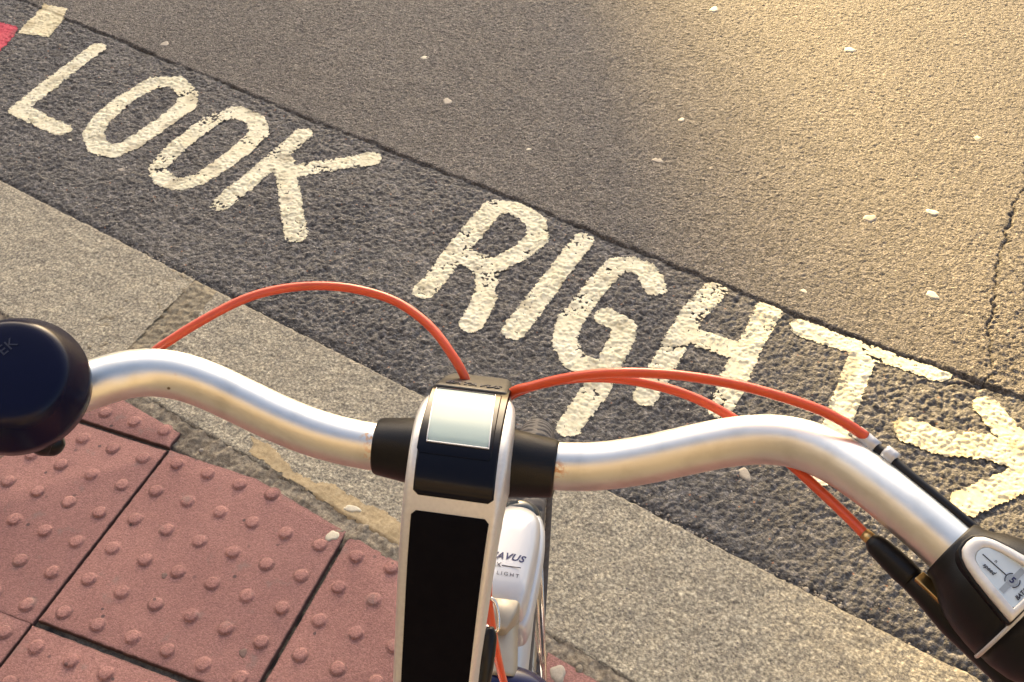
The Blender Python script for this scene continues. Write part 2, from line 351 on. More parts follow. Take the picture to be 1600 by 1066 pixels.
def full_h(u, v):
    sv = seam_v(u); d = v - sv
    t = smooth(d, -.002, .003)
    h = channel_h(u, v) * (1 - t) + road_h(u, v) * t
    w = .5 + .5 * perlin(u * 9, u * 0 + .7, 61) + .25
    groove = np.exp(-((d + .004) / .005) ** 2) * np.clip(w, .15, 1) * (1 - smooth(u, .95, 1.1))
    cd = seg_dist(u + .010 * perlin(u * 30, v * 30, 71) + .004 * perlin(u * 110, v * 110, 73), v + .010 * perlin(u * 30, v * 30, 72), CRACK)
    cw = .0014 + .0018 * (perlin(u * 11, v * 11, 75) + .5)
    cr = np.exp(-(cd / np.clip(cw, .001, .01)) ** 2)
    g = np.clip(groove * (.6 - .35 * smooth(u, .3, .6)) + cr * .75, 0, 1)
    # kerb-side gutter collects dirt, deepened to paint in the kerb's drop shadow
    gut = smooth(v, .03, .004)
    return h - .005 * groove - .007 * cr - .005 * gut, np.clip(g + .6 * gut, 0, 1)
def grid_mesh(name, u0, u1, v0, v1, cell, fn, m, keep=None):
    nu = int((u1 - u0) / cell) + 1; nv = int((v1 - v0) / cell) + 1
    U, V = np.meshgrid(np.linspace(u0, u1, nu), np.linspace(v0, v1, nv), indexing='ij')
    r = fn(U, V); Z, G = r if isinstance(r, tuple) else (r, np.zeros_like(U))
    idx = np.arange(nu * nv).reshape(nu, nv)
    F = np.stack([idx[:-1, :-1], idx[1:, :-1], idx[1:, 1:], idx[:-1, 1:]], -1).reshape(-1, 4)
    P = np.stack([U, V, Z], -1).reshape(-1, 3); G = G.ravel()
    if keep is not None:
        k = keep(P[F].mean(1)[:, 0], P[F].mean(1)[:, 1]); F = F[k]
        used = np.unique(F); re = np.zeros(len(P), int); re[used] = np.arange(len(used)); F = re[F]; P = P[used]; G = G[used]
    return g_place(mesh_obj(name, P, F, m, attrs={'grime': G}))

# ------------------------------------------------------------ the street
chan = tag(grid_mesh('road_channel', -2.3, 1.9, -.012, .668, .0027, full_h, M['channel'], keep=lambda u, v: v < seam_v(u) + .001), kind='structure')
road = tag(grid_mesh('road', -2.3, 1.7, .63, 2.45, .0034, full_h, M['road'], keep=lambda u, v: v >= seam_v(u) - .003), kind='structure')
def flat(name, u0, u1, v0, v1, z, m):
    return tag(g_place(mesh_obj(name, [(u0, v0, z), (u1, v0, z), (u1, v1, z), (u0, v1, z)], [(0, 1, 2, 3)], m)), kind='structure')
flat('ground', -400, 400, -400, 400, -.045, M['road'])
flat('road', -60, 60, 2.44, 26, ROADZ, M['road'])
flat('road', 1.69, 60, -.01, 2.44, ROADZ - .001, M['road']); flat('road', -60, -2.29, -.01, 2.44, ROADZ - .001, M['road'])

def kerb_h(edge_seed):
    def fn(u, v):
        front = v + .0025 * perlin(u * 22, v * 0, edge_seed) + .0015 * perlin(u * 80, v * 0, edge_seed + 1)
        rr = .010
        x = np.clip(front + rr, 0, None); z = -np.where(x > 0, rr - np.sqrt(np.clip(rr * rr - np.minimum(x, rr) ** 2, 0, None)), 0) - np.clip(x - rr, 0, None) * 4
        back = np.clip(-.308 - v + .004 * perlin(u * 25, v * 0, edge_seed + 3), 0, None); z = z - back * 1.2
        b, _, c = voro(u / .006, v / .006, 77)
        h = .0011 * (1 - b) * c + .0018 * fbm(u, v, 22, 80, 3) + .0016 * perlin(u * 4, v * 4, 83)
        return z + h, np.clip(smooth(front, -.012, -.002) * .35 + smooth(v, -.300, -.312) * .4, 0, 1)
    return fn
def joint_l(v): return -.578 - v * -.18 + .004 * perlin(v * 40, v * 0, 4)
for u0, u1, side, lab in ((-1.9, -.53, 0, 'worn granite kerb stone on the left, ending at the mortar joint behind the handlebar'), (-.56, 1.9, 1, 'long granite kerb stone running under the stem to the lower right corner')):
    k = grid_mesh('kerb_stone', u0, u1, -.318, .006, .0033, kerb_h(11 + 20 * side), M['kerb'],
                  keep=(lambda u, v: u < -.585 - .18 * v + .004 * perlin(v * 50, v * 0, 4)) if side == 0 else (lambda u, v: u > -.518 - .29 * v + .006 * perlin(v * 50, v * 0, 5)))
    tag(k, kind='structure')
def joint_fn(u, v):
    return -.006 + .004 * fbm(u, v, 60, 15, 3) - np.clip(v + .008, 0, 1) * .8, .3 + .3 * smooth(fbm(u, v, 30, 19, 2), 0, .6)
tag(grid_mesh('kerb_joint_mortar', -.66, -.40, -.318, .002, .003, lambda u, v: (joint_fn(u, v)[0] + .004, joint_fn(u, v)[1] * .25), M['joint']), kind='structure')
def bed_fn(u, v):
    b, _, c = voro(u / .012, v / .012, 63)
    h = -.0065 + .0045 * fbm(u, v, 45, 66, 3) + .003 * (1 - b) * c
    near = smooth(v, -.36, -.335) ; return np.where(v < -.37, np.minimum(h, -.010), h + .004 * near), .02 + .35 * smooth(fbm(u, v, 26, 69, 3), .1, .6) + .6 * smooth(v, -.35, -.37)
tag(grid_mesh('paving_bed', -1.3, 1.4, -1.3, -.306, .004, bed_fn, M['mortar']), kind='structure')

# paint as a skin that clings to the asphalt and wears off its pits
def brush(name, strokes, m, parent=None, polys=None, wear=.5, seed=0, base=full_h, lift=.0012, cell=.0020, edge=.0040, pts_uv=False):
    S = [(np.array(P, float) if pts_uv else to_uv(P), w) for P, w in strokes]; Q = [np.array(P) if pts_uv else to_uv(P) for P in (polys or [])]
    allp = np.vstack([s for s, _ in S] + Q); lo = allp.min(0) - .06; hi = allp.max(0) + .06
    def sdf(u, v):
        d = np.full(u.shape, 9.)
        for P, w in S:
            wob = 1 + .13 * perlin(u * 7, v * 7, seed + 3)
            # a flat brush: squarish ends
            d = np.minimum(d, seg_dist(u, v, P) - w / 2 * wob)
        for P in Q:
            ins = np.zeros(u.shape, bool); n = len(P)
            for i in range(n):
                a, b = P[i], P[(i + 1) % n]; c = ((a[1] > v) != (b[1] > v)) & (u < (b[0] - a[0]) * (v - a[1]) / (b[1] - a[1] + 1e-12) + a[0]); ins ^= c
            e = seg_dist(u, v, np.vstack([P, P[:1]])); d = np.minimum(d, np.where(ins, -e, e))
        return d
    def keep(u, v):
        d = sdf(u, v) + edge * (perlin(u * 70, v * 70, seed) * .9 + .7 * perlin(u * 170, v * 170, seed + 1))
        h = base(u, v); h = (h[0] if isinstance(h, tuple) else h)
        thin = np.minimum(wear * (.6 + 1.5 * perlin(u * 9, v * 9, seed + 7)), .62) + .16 * smooth(d, -.014, 0)
        rel = (h - (ROADZ - .004)) / .0072 + .35 * perlin(u * 130, v * 130, seed + 9)
        if base is full_h: d = np.where(v > seam_v(u) - .006, 1.0, d) if not polys else d
        return (d < 0) & (rel > thin * 1.02 - .56)
    def hh(u, v):
        h = base(u, v); h = (h[0] if isinstance(h, tuple) else h)
        z = np.maximum(h, ROADZ - .0025) * .8 + (ROADZ + .0005) * .2; z = np.maximum(z, h) + lift
        g = np.clip(smooth(perlin(u * 16, v * 16, seed + 12), .25, .7) * .45 + smooth(sdf(u, v), -.008, .002) * .15, 0, 1)
        return z, g
    o = grid_mesh(name, lo[0], hi[0], lo[1], hi[1], cell, hh, m, keep)
    if parent: o.parent = parent; o.matrix_parent_inverse = Matrix()
    return o
def word(name, label, origin):
    e = bpy.data.objects.new(name, None); COL.objects.link(e); e.empty_display_size = .1
    return tag(e, label, 'road marking', 'painted words on the road channel')
LT = {"L":[[-1.086,1.247],[-1.086,0.9],[-0.911,0.858]],"O":[[-0.827,0.875],[-0.85,0.943],[-0.846,1.049],[-0.822,1.141],[-0.767,1.173],[-0.702,1.131],[-0.675,1.076],[-0.686,0.979],[-0.703,0.875],[-0.724,0.827],[-0.777,0.825],[-0.827,0.875]],"O2":[[-0.579,0.802],[-0.588,0.857],[-0.588,0.925],[-0.581,0.984],[-0.571,1.052],[-0.53,1.097],[-0.463,1.083],[-0.426,1.033],[-0.426,0.961],[-0.441,0.872],[-0.461,0.8],[-0.493,0.763],[-0.541,0.767],[-0.579,0.802]],"K1":[[-0.314,1.066],[-0.355,0.73]],"K2":[[-0.301,0.94],[-0.237,0.848],[-0.131,0.692]],"K3":[[-0.269,0.905],[-0.101,1.03]],"R1":[[0.263,0.961],[0.229,0.619]],"R2":[[0.263,0.961],[0.326,0.969],[0.378,0.936],[0.402,0.879],[0.382,0.815],[0.342,0.756],[0.256,0.757]],"R3":[[0.291,0.756],[0.337,0.721],[0.358,0.667],[0.365,0.617],[0.364,0.56]],"I":[[0.502,0.912],[0.458,0.569]],"G":[[0.702,0.811],[0.672,0.857],[0.636,0.87],[0.603,0.857],[0.584,0.787],[0.569,0.703],[0.559,0.639],[0.568,0.577],[0.607,0.532],[0.654,0.524],[0.674,0.542],[0.679,0.619],[0.672,0.668],[0.628,0.682]],"G2":[[0.676,0.546],[0.673,0.478],[0.651,0.356]],"H1":[[0.829,0.85],[0.798,0.744],[0.787,0.634],[0.768,0.486]],"H2":[[0.811,0.69],[0.916,0.68]],"H3":[[0.956,0.845],[0.934,0.689],[0.916,0.509]],"T1":[[1.03,0.795],[1.103,0.783],[1.166,0.783],[1.244,0.774],[1.31,0.762]],"T2":[[1.162,0.765],[1.151,0.664],[1.14,0.558],[1.128,0.414]],"A1":[[1.275,0.580],[1.295,0.574],[1.335,0.57],[1.408,0.591],[1.472,0.587],[1.511,0.585]],"A2":[[1.411,0.695],[1.447,0.647],[1.48,0.618],[1.511,0.585]],"A3":[[1.388,0.44],[1.432,0.481],[1.483,0.535],[1.511,0.585]],"sq":[[-1.392,1.407],[-1.309,1.409],[-1.278,1.344],[-1.256,1.249],[-1.358,1.239]],"red":[[-1.488,1.251],[-1.444,1.268],[-1.38,1.267],[-1.351,1.213],[-1.338,1.139],[-1.347,1.082]]}
w = .053
look = word('painted_word', 'cream painted word LOOK, the left of the two words on the dark asphalt strip', None)
right = word('painted_word', 'cream painted word RIGHT, partly behind the orange cables and the handlebar', None)
def letter(par, strokes, wear, seed, m='paint', ww=w):
    o = brush('letter', [(LT[k] if isinstance(k, str) else k[0], ww if isinstance(k, str) else k[1]) for k in strokes], M[m], par, wear=wear, seed=seed)
    return o
letter(look, ['L'], .35, 100); letter(look, ['O'], .42, 110); letter(look, ['O2'], .5, 120); letter(look, ['K1', 'K2', 'K3'], .62, 130)
letter(right, ['R1', 'R2', 'R3'], .7, 140); letter(right, ['I'], .45, 150); letter(right, ['G', 'G2'], .5, 160)
letter(right, ['H1', 'H2', 'H3'], .75, 170); letter(right, ['T1', 'T2'], .3, 180)
tag(brush('painted_arrow', [(LT['A1'], .068), (LT['A2'], .056), (LT['A3'], .056)], M['paint_yellow'], wear=.12, seed=190, lift=.003), 'thick cream painted arrow after the word RIGHT, its head cut by the frame edge', 'road marking')
tag(brush('painted_square', [], M['paint_yellow'], polys=[LT['sq']], wear=.1, seed=200), 'cream painted square beside the red patch above the letter L', 'road marking')
tag(brush('red_road_patch', [], M['red'], polys=[LT['red']], wear=.1, seed=210, lift=.0009), 'crimson painted patch on the asphalt in the top left corner', 'road marking')
def kerb_base(u, v): return kerb_h(31)(u, v)
mp = [(-.146, -.300), (-.150, -.281), (-.168, -.267), (-.11, -.268), (-.05, -.288), (.00, -.287), (.039, -.272), (.10, -.273), (.152, -.266), (.216, -.276), (.25, -.30), (.24, -.313), (.1, -.312), (-.05, -.306)]
def mortar_patch():
    P = np.array(mp)
    o = grid_mesh('mortar_patch', -.2, .3, -.318, -.25, .003, lambda u, v: (kerb_h(31)(u, v)[0] + .0016, np.zeros_like(u)), M['mortar_tan'],
        keep=lambda u, v: _inside(u + .004 * perlin(u * 60, v * 60, 4), v + .004 * perlin(u * 60, v * 60, 5), P))
    return tag(o, 'tan mortar smear on the back edge of the kerb beside the pink slab', 'mortar patch')
def _inside(u, v, P):
    ins = np.zeros(u.shape, bool)
    for i in range(len(P)):
        a, b = P[i], P[(i + 1) % len(P)]; ins ^= ((a[1] > v) != (b[1] > v)) & (u < (b[0] - a[0]) * (v - a[1]) / (b[1] - a[1] + 1e-12) + a[0])
    return ins
mortar_patch()

# blobs of gum and paint
def blob(name, xy, r, m, label, cat, z=None, group=None, seed=0, asp=1.0, rot=0):
    rnd = random.Random(seed); n = 26; c = to_uv(xy); v = []; f = []
    zz = z if z is not None else float(full_h(np.array([c[0]]), np.array([c[1]]))[0][0]) + .0012
    ph = [rnd.uniform(0, 6.28) for _ in range(4)]
    rings = [(0, .0004), (.55, .0003), (.88, .0001), (1.0, -.002)]
    for k, (q, h) in enumerate(rings):
        if k == 0: v.append((0, 0, h)); continue
        for j in range(n):
            a = 2 * math.pi * j / n; rr = r * q * (1 + .13 * math.sin(2 * a + ph[0]) + .10 * math.sin(3 * a + ph[1]) + .06 * math.sin(5 * a + ph[2]))
            x, y = rr * math.cos(a) * asp, rr * math.sin(a); v.append((x * math.cos(rot) - y * math.sin(rot), x * math.sin(rot) + y * math.cos(rot), h))
    for j in range(n): f.append((0, 1 + j, 1 + (j + 1) % n))
    for k in range(2):
        for j in range(n): f.append((1 + k * n + j, 1 + (k + 1) * n + j, 1 + (k + 1) * n + (j + 1) % n, 1 + k * n + (j + 1) % n))
    o = mesh_obj(name, v, f, m); o.matrix_world = ground @ Matrix.Translation((c[0], c[1], zz)); 
    return tag(o, label, cat, group)
SP = [((-.912, 1.333), .015, 'gum', 'grey gum spot on the fine asphalt above the first letter O'), ((-.174, 1.532), .013, 'gum_white', 'small pale gum spot near the top centre, above the larger one'),
 ((-.022, 1.341), .016, 'gum', 'larger pale gum spot on the fine asphalt right of the letter K'), ((.583, 1.278), .014, 'gum', 'pale square-ish gum spot on the shaded asphalt above the letter G'),
 ((.539, 2.109), .017, 'gum_white', 'white gum spot by the top edge where the sunlight begins'), ((.962, 2.011), .017, 'gum_white', 'white gum spot on the sunlit asphalt near the top edge'),
 ((1.34, 1.675), .018, 'gum_white', 'white gum spot on the sunlit asphalt nearest the right edge'), ((.594, 1.481), .010, 'gum_white', 'tiny white gum spot at the end of the shade edge'),
 ((1.254, 1.305), .015, 'gum_white', 'white gum spot in full sun left of the long crack'), ((1.117, 1.229), .017, 'gum', 'beige gum spot in the sun left of the whiter one'),
 ((1.28, 1.0), .015, 'gum_white', 'pale gum spot in the sun above the letter T'), ((1.013, .913), .008, 'gum_white', 'tiny gum spot just above the seam between the letters H and T'),
 ((.261, 1.207), .007, 'gum_white', 'tiny white fleck on the asphalt above the letter R'), ((.995, .364), .015, 'gum', 'grey gum spot on the coarse strip under the right bend of the handlebar'),
 ((-.664, .769), .011, 'gum', 'pale flake on the coarse strip between the two letters O'), ((-.864, .829), .007, 'gum_white', 'tiny white fleck between the letters L and O')]
for i, (xy, r, m_, lab) in enumerate(SP): blob('gum_spot', xy, r * .8, M[m_], lab, 'gum spot', group='gum spots on the road', seed=i, asp=1.25, rot=random.uniform(0, 3))
blob('gum_spot', (.345, -.042), .0125, M['gum_white'], 'white round gum spot on the pink slab corner by the dark joint', 'gum spot', z=.0015, seed=31, group='gum spots on the paving', asp=.85)
blob('gum_spot', (.352, .022), .008, M['gum_white'], 'white streak on the tan mortar beside the kerb', 'gum spot', z=.0028, seed=32, asp=1.9, rot=.3, group='gum spots on the paving')
blob('gum_spot', (.800, -.150), .014, M['gum'], 'grey gum spot on the pink slab at the bottom edge', 'gum spot', z=.001, seed=33, group='gum spots on the paving')
blob('gum_spot', (.315, -.294), .008, M['gum_dark'], 'dark round gum spot on the pink slab', 'gum spot', z=.0002, seed=34, group='gum spots on the paving')
blob('gum_spot', (.115, -.215), .006, M['gum_dark'], 'small brown gum spot on the pink slab', 'gum spot', z=.0002, seed=35, group='gum spots on the paving')

# pebbles
def pebble_geo(c, r, rnd):
    ph = icos(); q = Quaternion((rnd.uniform(-1, 1), rnd.uniform(-1, 1), rnd.uniform(-1, 1), rnd.uniform(-1, 1))).normalized()
    s = Vector((1, rnd.uniform(.6, .9), rnd.uniform(.45, .7)))
    v = []
    for p in ph[0]:
        x = Vector((p[0] * s[0], p[1] * s[1], p[2] * s[2])) * r * rnd.uniform(.88, 1.1); x.rotate(Quaternion((0, 0, 1), rnd.uniform(0, .1))); x.rotate(Quaternion((0, 0, 1), q.angle)); v.append((x[0] + c[0], x[1] + c[1], x[2] + c[2]))
    return v, ph[1]
_ico = None
def icos():
    global _ico
    if _ico is None:
        bm = bmesh.new(); bmesh.ops.create_icosphere(bm, subdivisions=2, radius=1); bm.verts.ensure_lookup_table()
        _ico = ([tuple(v.co) for v in bm.verts], [tuple(v.index for v in f.verts) for f in bm.faces]); bm.free()
    return _ico
rnd = random.Random(3)
mb = MB()
for k in range(420):
    band = rnd.random()
    if band < .55:
        u = rnd.choice([rnd.gauss(.60, .05), rnd.gauss(.86, .06), rnd.gauss(-.72, .05), rnd.uniform(-1.5, 1.6), rnd.gauss(-.15, .1)]); v = .006 + abs(rnd.gauss(0, .008)); z = ROADZ - .002
    elif band < .8: u = rnd.uniform(-.45, .9); v = rnd.gauss(-.326, .006); z = -.006
    else: u = rnd.uniform(-1.6, 1.4); v = rnd.uniform(.02, .6); z = ROADZ + .0015
    mb.add(*pebble_geo((u, v, z), rnd.uniform(.0012, .0034), rnd))
tag(g_place(mb.build('grit', M['pebble'])), 'loose grit lying along the kerb and in the paving joints', 'grit', kind='stuff')
PB = [((.875, .009), .006, 'pale pebble lying against the kerb in the gutter right of the stem'), ((.905, .010), .005, 'tan pebble beside the pale one in the gutter'), ((.845, .008), .007, 'grey flat stone against the kerb in the gutter'),
      ((-.225, -.345), .0055, 'cream pebble in the joint above the large pink slab'), ((.555, -.331), .005, 'small white pebble in the joint right of the front wheel'), ((.60, -.336), .010, 'dark stone in the joint by the bottom right slab')]
for (c, r, lab) in PB:
    mb = MB(); z = ROADZ + .002 if c[1] > 0 else -.004; mb.add(*pebble_geo((0, 0, 0), r, rnd)); o = mb.build('pebble', M['mortar'] if 'dark' in lab else M['pebble']); o.matrix_world = ground @ Matrix.Translation((c[0], c[1], z)); tag(o, lab, 'pebble', 'loose pebbles')

# ------------------------------------------------------------ tactile paving slabs
PT = .0667
def clip(poly, n, d):
    out = []
    for i in range(len(poly)):
        a, b = poly[i], poly[(i + 1) % len(poly)]; da = a @ n - d; db = b @ n - d
        if da <= 0: out.append(a)
        if da * db < 0: out.append(a + (b - a) * da / (da - db))
    return out
def slab(name, x0, y0, x1, y1, ox, oy, extra, label, m, dz=0.0, structure=False, seed=0):
    rnd = random.Random(seed); poly = [np.array(q) for q in ((x0, y1), (x1, y1), (x1, y0), (x0, y0))]
    n = GV; d = GO @ GV - .337
    poly = clip(poly, n, d)
    for (p, q) in extra:
        a = GO + GU * p[0] + GV * p[1]; b = GO + GU * q[0] + GV * q[1]; t = b - a; nn = np.array([-t[1], t[0]]); nn /= np.linalg.norm(nn); poly = clip(poly, nn, a @ nn)
    if len(poly) < 3: return None
    area = .5 * abs(sum(poly[i][0] * poly[(i + 1) % len(poly)][1] - poly[(i + 1) % len(poly)][0] * poly[i][1] for i in range(len(poly))))
    if area < .0006: return None
    P = np.array(poly); c = P.mean(0)
    # edge points with chips
    E_ = []
    for i in range(len(P)):
        a, b = P[i], P[(i + 1) % len(P)]; L_ = np.linalg.norm(b - a); k = max(2, int(L_ / .006)); nrm = np.array([b[1] - a[1], a[0] - b[0]]) / max(L_, 1e-9)
        if nrm @ (c - a) < 0: nrm = -nrm
        for j in range(k):
            q = a + (b - a) * j / k; E_.append((q, nrm, .0012 * float(perlin(np.array([q[0] * 60]), np.array([q[1] * 60]), 3)[0]) + .0008 * rnd.random()))
    E_ = [(q, nr, w_) for q, nr, w_ in E_]; nE = len(E_); v = []; f = []
    for inset, z in ((0, -.035), (0, -.003), (.0012, -.0008), (.0035, 0)):
        for q, nr, w_ in E_:
            d_ = c - q; d_ = d_ / np.linalg.norm(d_); p = q + nr * (w_ + inset) * .7 + d_ * inset * .5; v.append((p[0], p[1], z))
    for k in range(3):
        for j in range(nE): f.append((k * nE + j, k * nE + (j + 1) % nE, (k + 1) * nE + (j + 1) % nE, (k + 1) * nE + j))
    f.append(tuple(3 * nE + j for j in range(nE)))
    mb = MB(); mb.add(v, f); gr_ = [0.8] * (2 * nE) + [.45] * nE + [.12] * nE
    cx = [x0 + (i + .5) * PT + ox for i in range(6)]; cy = [y1 - (j + .5) * PT + oy for j in range(6)]
    for X in cx:
        for Y in cy:
            q = np.array((X, Y)) + np.array((rnd.gauss(0, .0004), rnd.gauss(0, .0004)))
            ok = True
            for i in range(len(P)):
                a, b = P[i], P[(i + 1) % len(P)]; t = b - a; nn = np.array([t[1], -t[0]]) / np.linalg.norm(t)
                if nn @ (c - a) < 0: nn = -nn
                if nn @ (q - a) < .0115: ok = False
            if not ok: continue
            h = .0050 * rnd.uniform(.75, 1.05); rb = .0134; vv = []; ff = []; sg = 24
            prof = [(rb + .003, -.0004), (rb + .001, .0002), (rb - .001, .0009), (rb - .0024, h * .66), (rb - .0033, h * .9), (rb - .0046, h), (.0001, h * 1.04)]
            for r_, z_ in prof:
                for j in range(sg):
                    a = 2 * math.pi * j / sg; wv = 1 + .02 * math.sin(3 * a + X * 900); vv.append((q[0] + r_ * wv * math.cos(a), q[1] + r_ * wv * math.sin(a), z_))
            for k in range(len(prof) - 1):
                for j in range(sg): ff.append((k * sg + j, k * sg + (j + 1) % sg, (k + 1) * sg + (j + 1) % sg, (k + 1) * sg + j))
            mb.add(vv, ff); dirt = rnd.uniform(.05, .4)
            for g0 in (.2, 1.0, .8, .15, 0, 0, 0): gr_ += [max(0, g0 * dirt)] * sg
    mb.v = [(a, b, z + dz + .004 * (a - c[0]) * rnd_t[0] + .004 * (b - c[1]) * rnd_t[1]) for rnd_t in [(rnd.uniform(-1, 1), rnd.uniform(-1, 1))] for a, b, z in mb.v]
    o = mb.build(name, m, attrs={'grime': gr_})
    # origin at the slab centre
    o.data.transform(Matrix.Translation((-c[0], -c[1], 0))); o.location = (c[0], c[1], 0)
    try: o.data.set_sharp_from_angle(angle=R(40))
    except Exception: pass
    if structure: return tag(o, kind='structure')
    return tag(o, label, 'paving slab', 'pink tactile paving slabs')
S_ = .3965
LABS = {(0, 0): 'large whole pink tactile slab left of the stem, with the white gum spot at its corner', (-1, 0): 'pink tactile slab left of the large whole one, beneath the bell',
        (-1, -1): 'small cut pink tactile slab with three studs behind the left bend of the handlebar', (0, 1): 'pink tactile slab at the bottom edge below the large whole one',
        (-1, 1): 'pink tactile slab showing only a corner at the bottom left', (1, 0): 'cut pink tactile slab left of the stem beside the wide dark joint',
        (1, 1): 'pink tactile slab under the stem at the bottom edge', (2, 0): 'cut pink tactile slab right of the front wheel by the kerb', (-2, 0): 'orange tinted slab with a grey corner under the bell at the left edge',
        (2, 1): 'pink tactile slab at the bottom edge right of the front wheel', (-2, -1): 'cut pink slab against the kerb, hidden behind the bell'}
OFF = {(-1, 0): (0, -.010), (-1, -1): (.0, -.006), (0, 1): (-.001, -.003), (-1, 1): (-.002, .002), (1, 0): (.003, .002), (1, 1): (.003, -.003), (2, 0): (.004, 0), (2, 1): (.004, -.003), (-2, 0): (-.003, -.012), (-2, -1): (0, -.008)}
for c_ in range(-6, 8):
    for r_ in range(-3, 6):
        if (c_, r_) == (0, -1): continue
        ox, oy = OFF.get((c_, r_), (0, 0)); x0 = c_ * .4 - PT / 2 + .0018 + ox; y1 = PT / 2 - r_ * .4 - .0018 + oy
        ex = [((-.278, -.378), (-.085, -.336))] if (c_, r_) == (0, 0) else []
        st = (c_, r_) not in LABS
        slab('pavement' if st else 'tactile_slab', x0, y1 - S_ + (.004 if r_ == 0 else 0), x0 + S_, y1, -.0018, .0018, ex, LABS.get((c_, r_)), M['slab_orange' if c_ == -2 else 'slab'], dz=(random.uniform(-.001, .0008)), structure=st, seed=c_ * 31 + r_)
flat('pavement', -60, 60, -30, -1.28, -.008, M['kerb'])

# ------------------------------------------------------------ buildings that shade and reflect (beyond the picture)
M['brick'] = plain('warm brick', (.42, .26, .15), .85, var=.2, scale=2)
M['stucco'] = plain('yellow stock brick', (.21, .165, .11), .9, var=.12, scale=.7)
M['glass'] = plain('window glass', (.03, .04, .05), .05, var=.05, scale=1)
M['frame'] = plain('window frame', (.7, .68, .62), .5, var=.05, scale=1)
def building(label, org, ax, width, depth, height, m, side):
    """org: ground point of the front corner, ax: unit vector along the front, side: unit vector to the back"""
    root = bpy.data.objects.new('building', None); COL.objects.link(root); tag(root, label, 'building'); root.location = (org[0], org[1], 0)
    ax = np.array([ax[0], ax[1], 0.]); sd_ = np.array([side[0], side[1], 0.]); Z = np.array([0, 0, 1.])
    mb = MB(); mb.add(*box_geo(ax * width / 2 + sd_ * depth / 2 + Z * height / 2, ax * width / 2, sd_ * depth / 2, Z * height / 2)); mb.build('wall', m, root, smooth=False)
    mb = MB(); mb.add(*box_geo(ax * width / 2 + sd_ * depth / 2 + Z * (height + .2), ax * (width / 2 + .15), sd_ * (depth / 2 + .15), Z * .2)); mb.build('roof', M['frame'], root, smooth=False)
    nx = int(width / 3.2); nz = int(height / 3.2)
    for i in range(nx):
        for k in range(nz):
            if nx * nz > 95 and (i > 95 // nz): continue
            c = ax * (width * (i + .5) / nx) + Z * (1.7 + 3.2 * k) - sd_ * .03
            mb = MB(); mb.add(*box_geo(c, ax * .62, sd_ * .05, Z * .92)); f_ = mb.build('window', M['frame'], root, smooth=False)
            mb = MB(); mb.add(*box_geo(c - sd_ * .04, ax * .54, sd_ * .03, Z * .84)); mb.build('pane', M['glass'], f_, smooth=False)
    return root
ss = np.array([math.cos(R(SUN_AZ)), math.sin(R(SUN_AZ))])
edge_pt = np.array([1.0, .97]); cor = edge_pt + ss * 58
building('brick building far across the street that shades the near road', cor - GV * 10, -GU, 50, 10, 27, M['brick'], GV)
building('unseen yellow brick building added behind the pavement for warm reflections', GO + GV * -7.0 + GU * -16, GU, 36, 9, 11, M['stucco'], -GV)  # unseen facade, added to bounce warm light and block sky behind the camera

#BIKE#
# ------------------------------------------------------------ the bicycle (local axes: x right, y forward, z up; metres)
bike = bpy.data.objects.new('bicycle', None); COL.objects.link(bike); bike.empty_display_size = .3
tag(bike, 'silver bicycle with curved aluminium handlebar, display on its stem, navy bell and orange cables', 'bicycle')
bike.location = (.86848, -.62655, 0); bike.rotation_euler = (0, 0, R(11.3))
mm = lambda L_: [tuple(c / 1000 for c in p) for p in L_]
BAR = mm([[-272, -128, 1118], [-262, -98, 1128], [-248, -62, 1139], [-226.9, -33.3, 1150.0], [-208.7, -26.9, 1157.0], [-194.1, -18.2, 1160.0], [-184.8, -10.3, 1160.0], [-176.7, -1.9, 1158.0], [-165.2, 3.3, 1156.0], [-152.5, 6.4, 1152.0], [-137.0, 5.2, 1147.0], [-120.7, 2.7, 1140.0], [-100.3, -1.5, 1132.0], [-78.2, -4.1, 1125.0], [-56.7, -3.0, 1121.0], [-43.1, -1.3, 1120.0], [0.1, -0.4, 1120.0], [46.8, -0.2, 1120.0], [60.2, 1.2, 1121.0], [76.8, 2.8, 1123.0], [94.7, 5.1, 1128.0], [120.3, 11.4, 1138.0], [138.4, 15.2, 1144.0], [156.8, 15.6, 1150.0], [171.8, 11.4, 1154.0], [184.3, 3.4, 1157.0], [199.5, -11.0, 1160.0], [214.4, -27.7, 1161.0], [233.8, -46.6, 1160.0], [248.9, -61.1, 1158.0], [264.4, -75.6, 1154.0], [300, -110, 1146], [338, -148, 1136], [372, -184, 1127]])
BAR = np.array(BAR)
for _ in range(3): BAR[4:-4] = BAR[4:-4] * .6 + .2 * (BAR[3:-5] + BAR[5:-3])
v, f, P = tube_geo(BAR, .0127, 40, 260)
mb = MB(); mb.add(v, f)
rv = []
RUST = [((-.0480, -.004, 1.132), .0035, 1.3), ((-.0478, -.010, 1.127), .003, 1.0), ((.0510, -.008, 1.130), .0028, 1.2), ((-.150, -.005, 1.163), .0014, .7), ((.150, .002, 1.160), .0012, .6)]
for q in v:
    q = np.array(q); rv.append(min(1, sum(max(0, 1 - np.linalg.norm(q - np.array(c)) / (r * 2)) * a for c, r, a in RUST)))
bar = mb.build('handlebar', M['bar'], bike, attrs={'rust': rv})
def barpt(t):
    k = t * (len(P) - 1); i = int(k); return P[i]
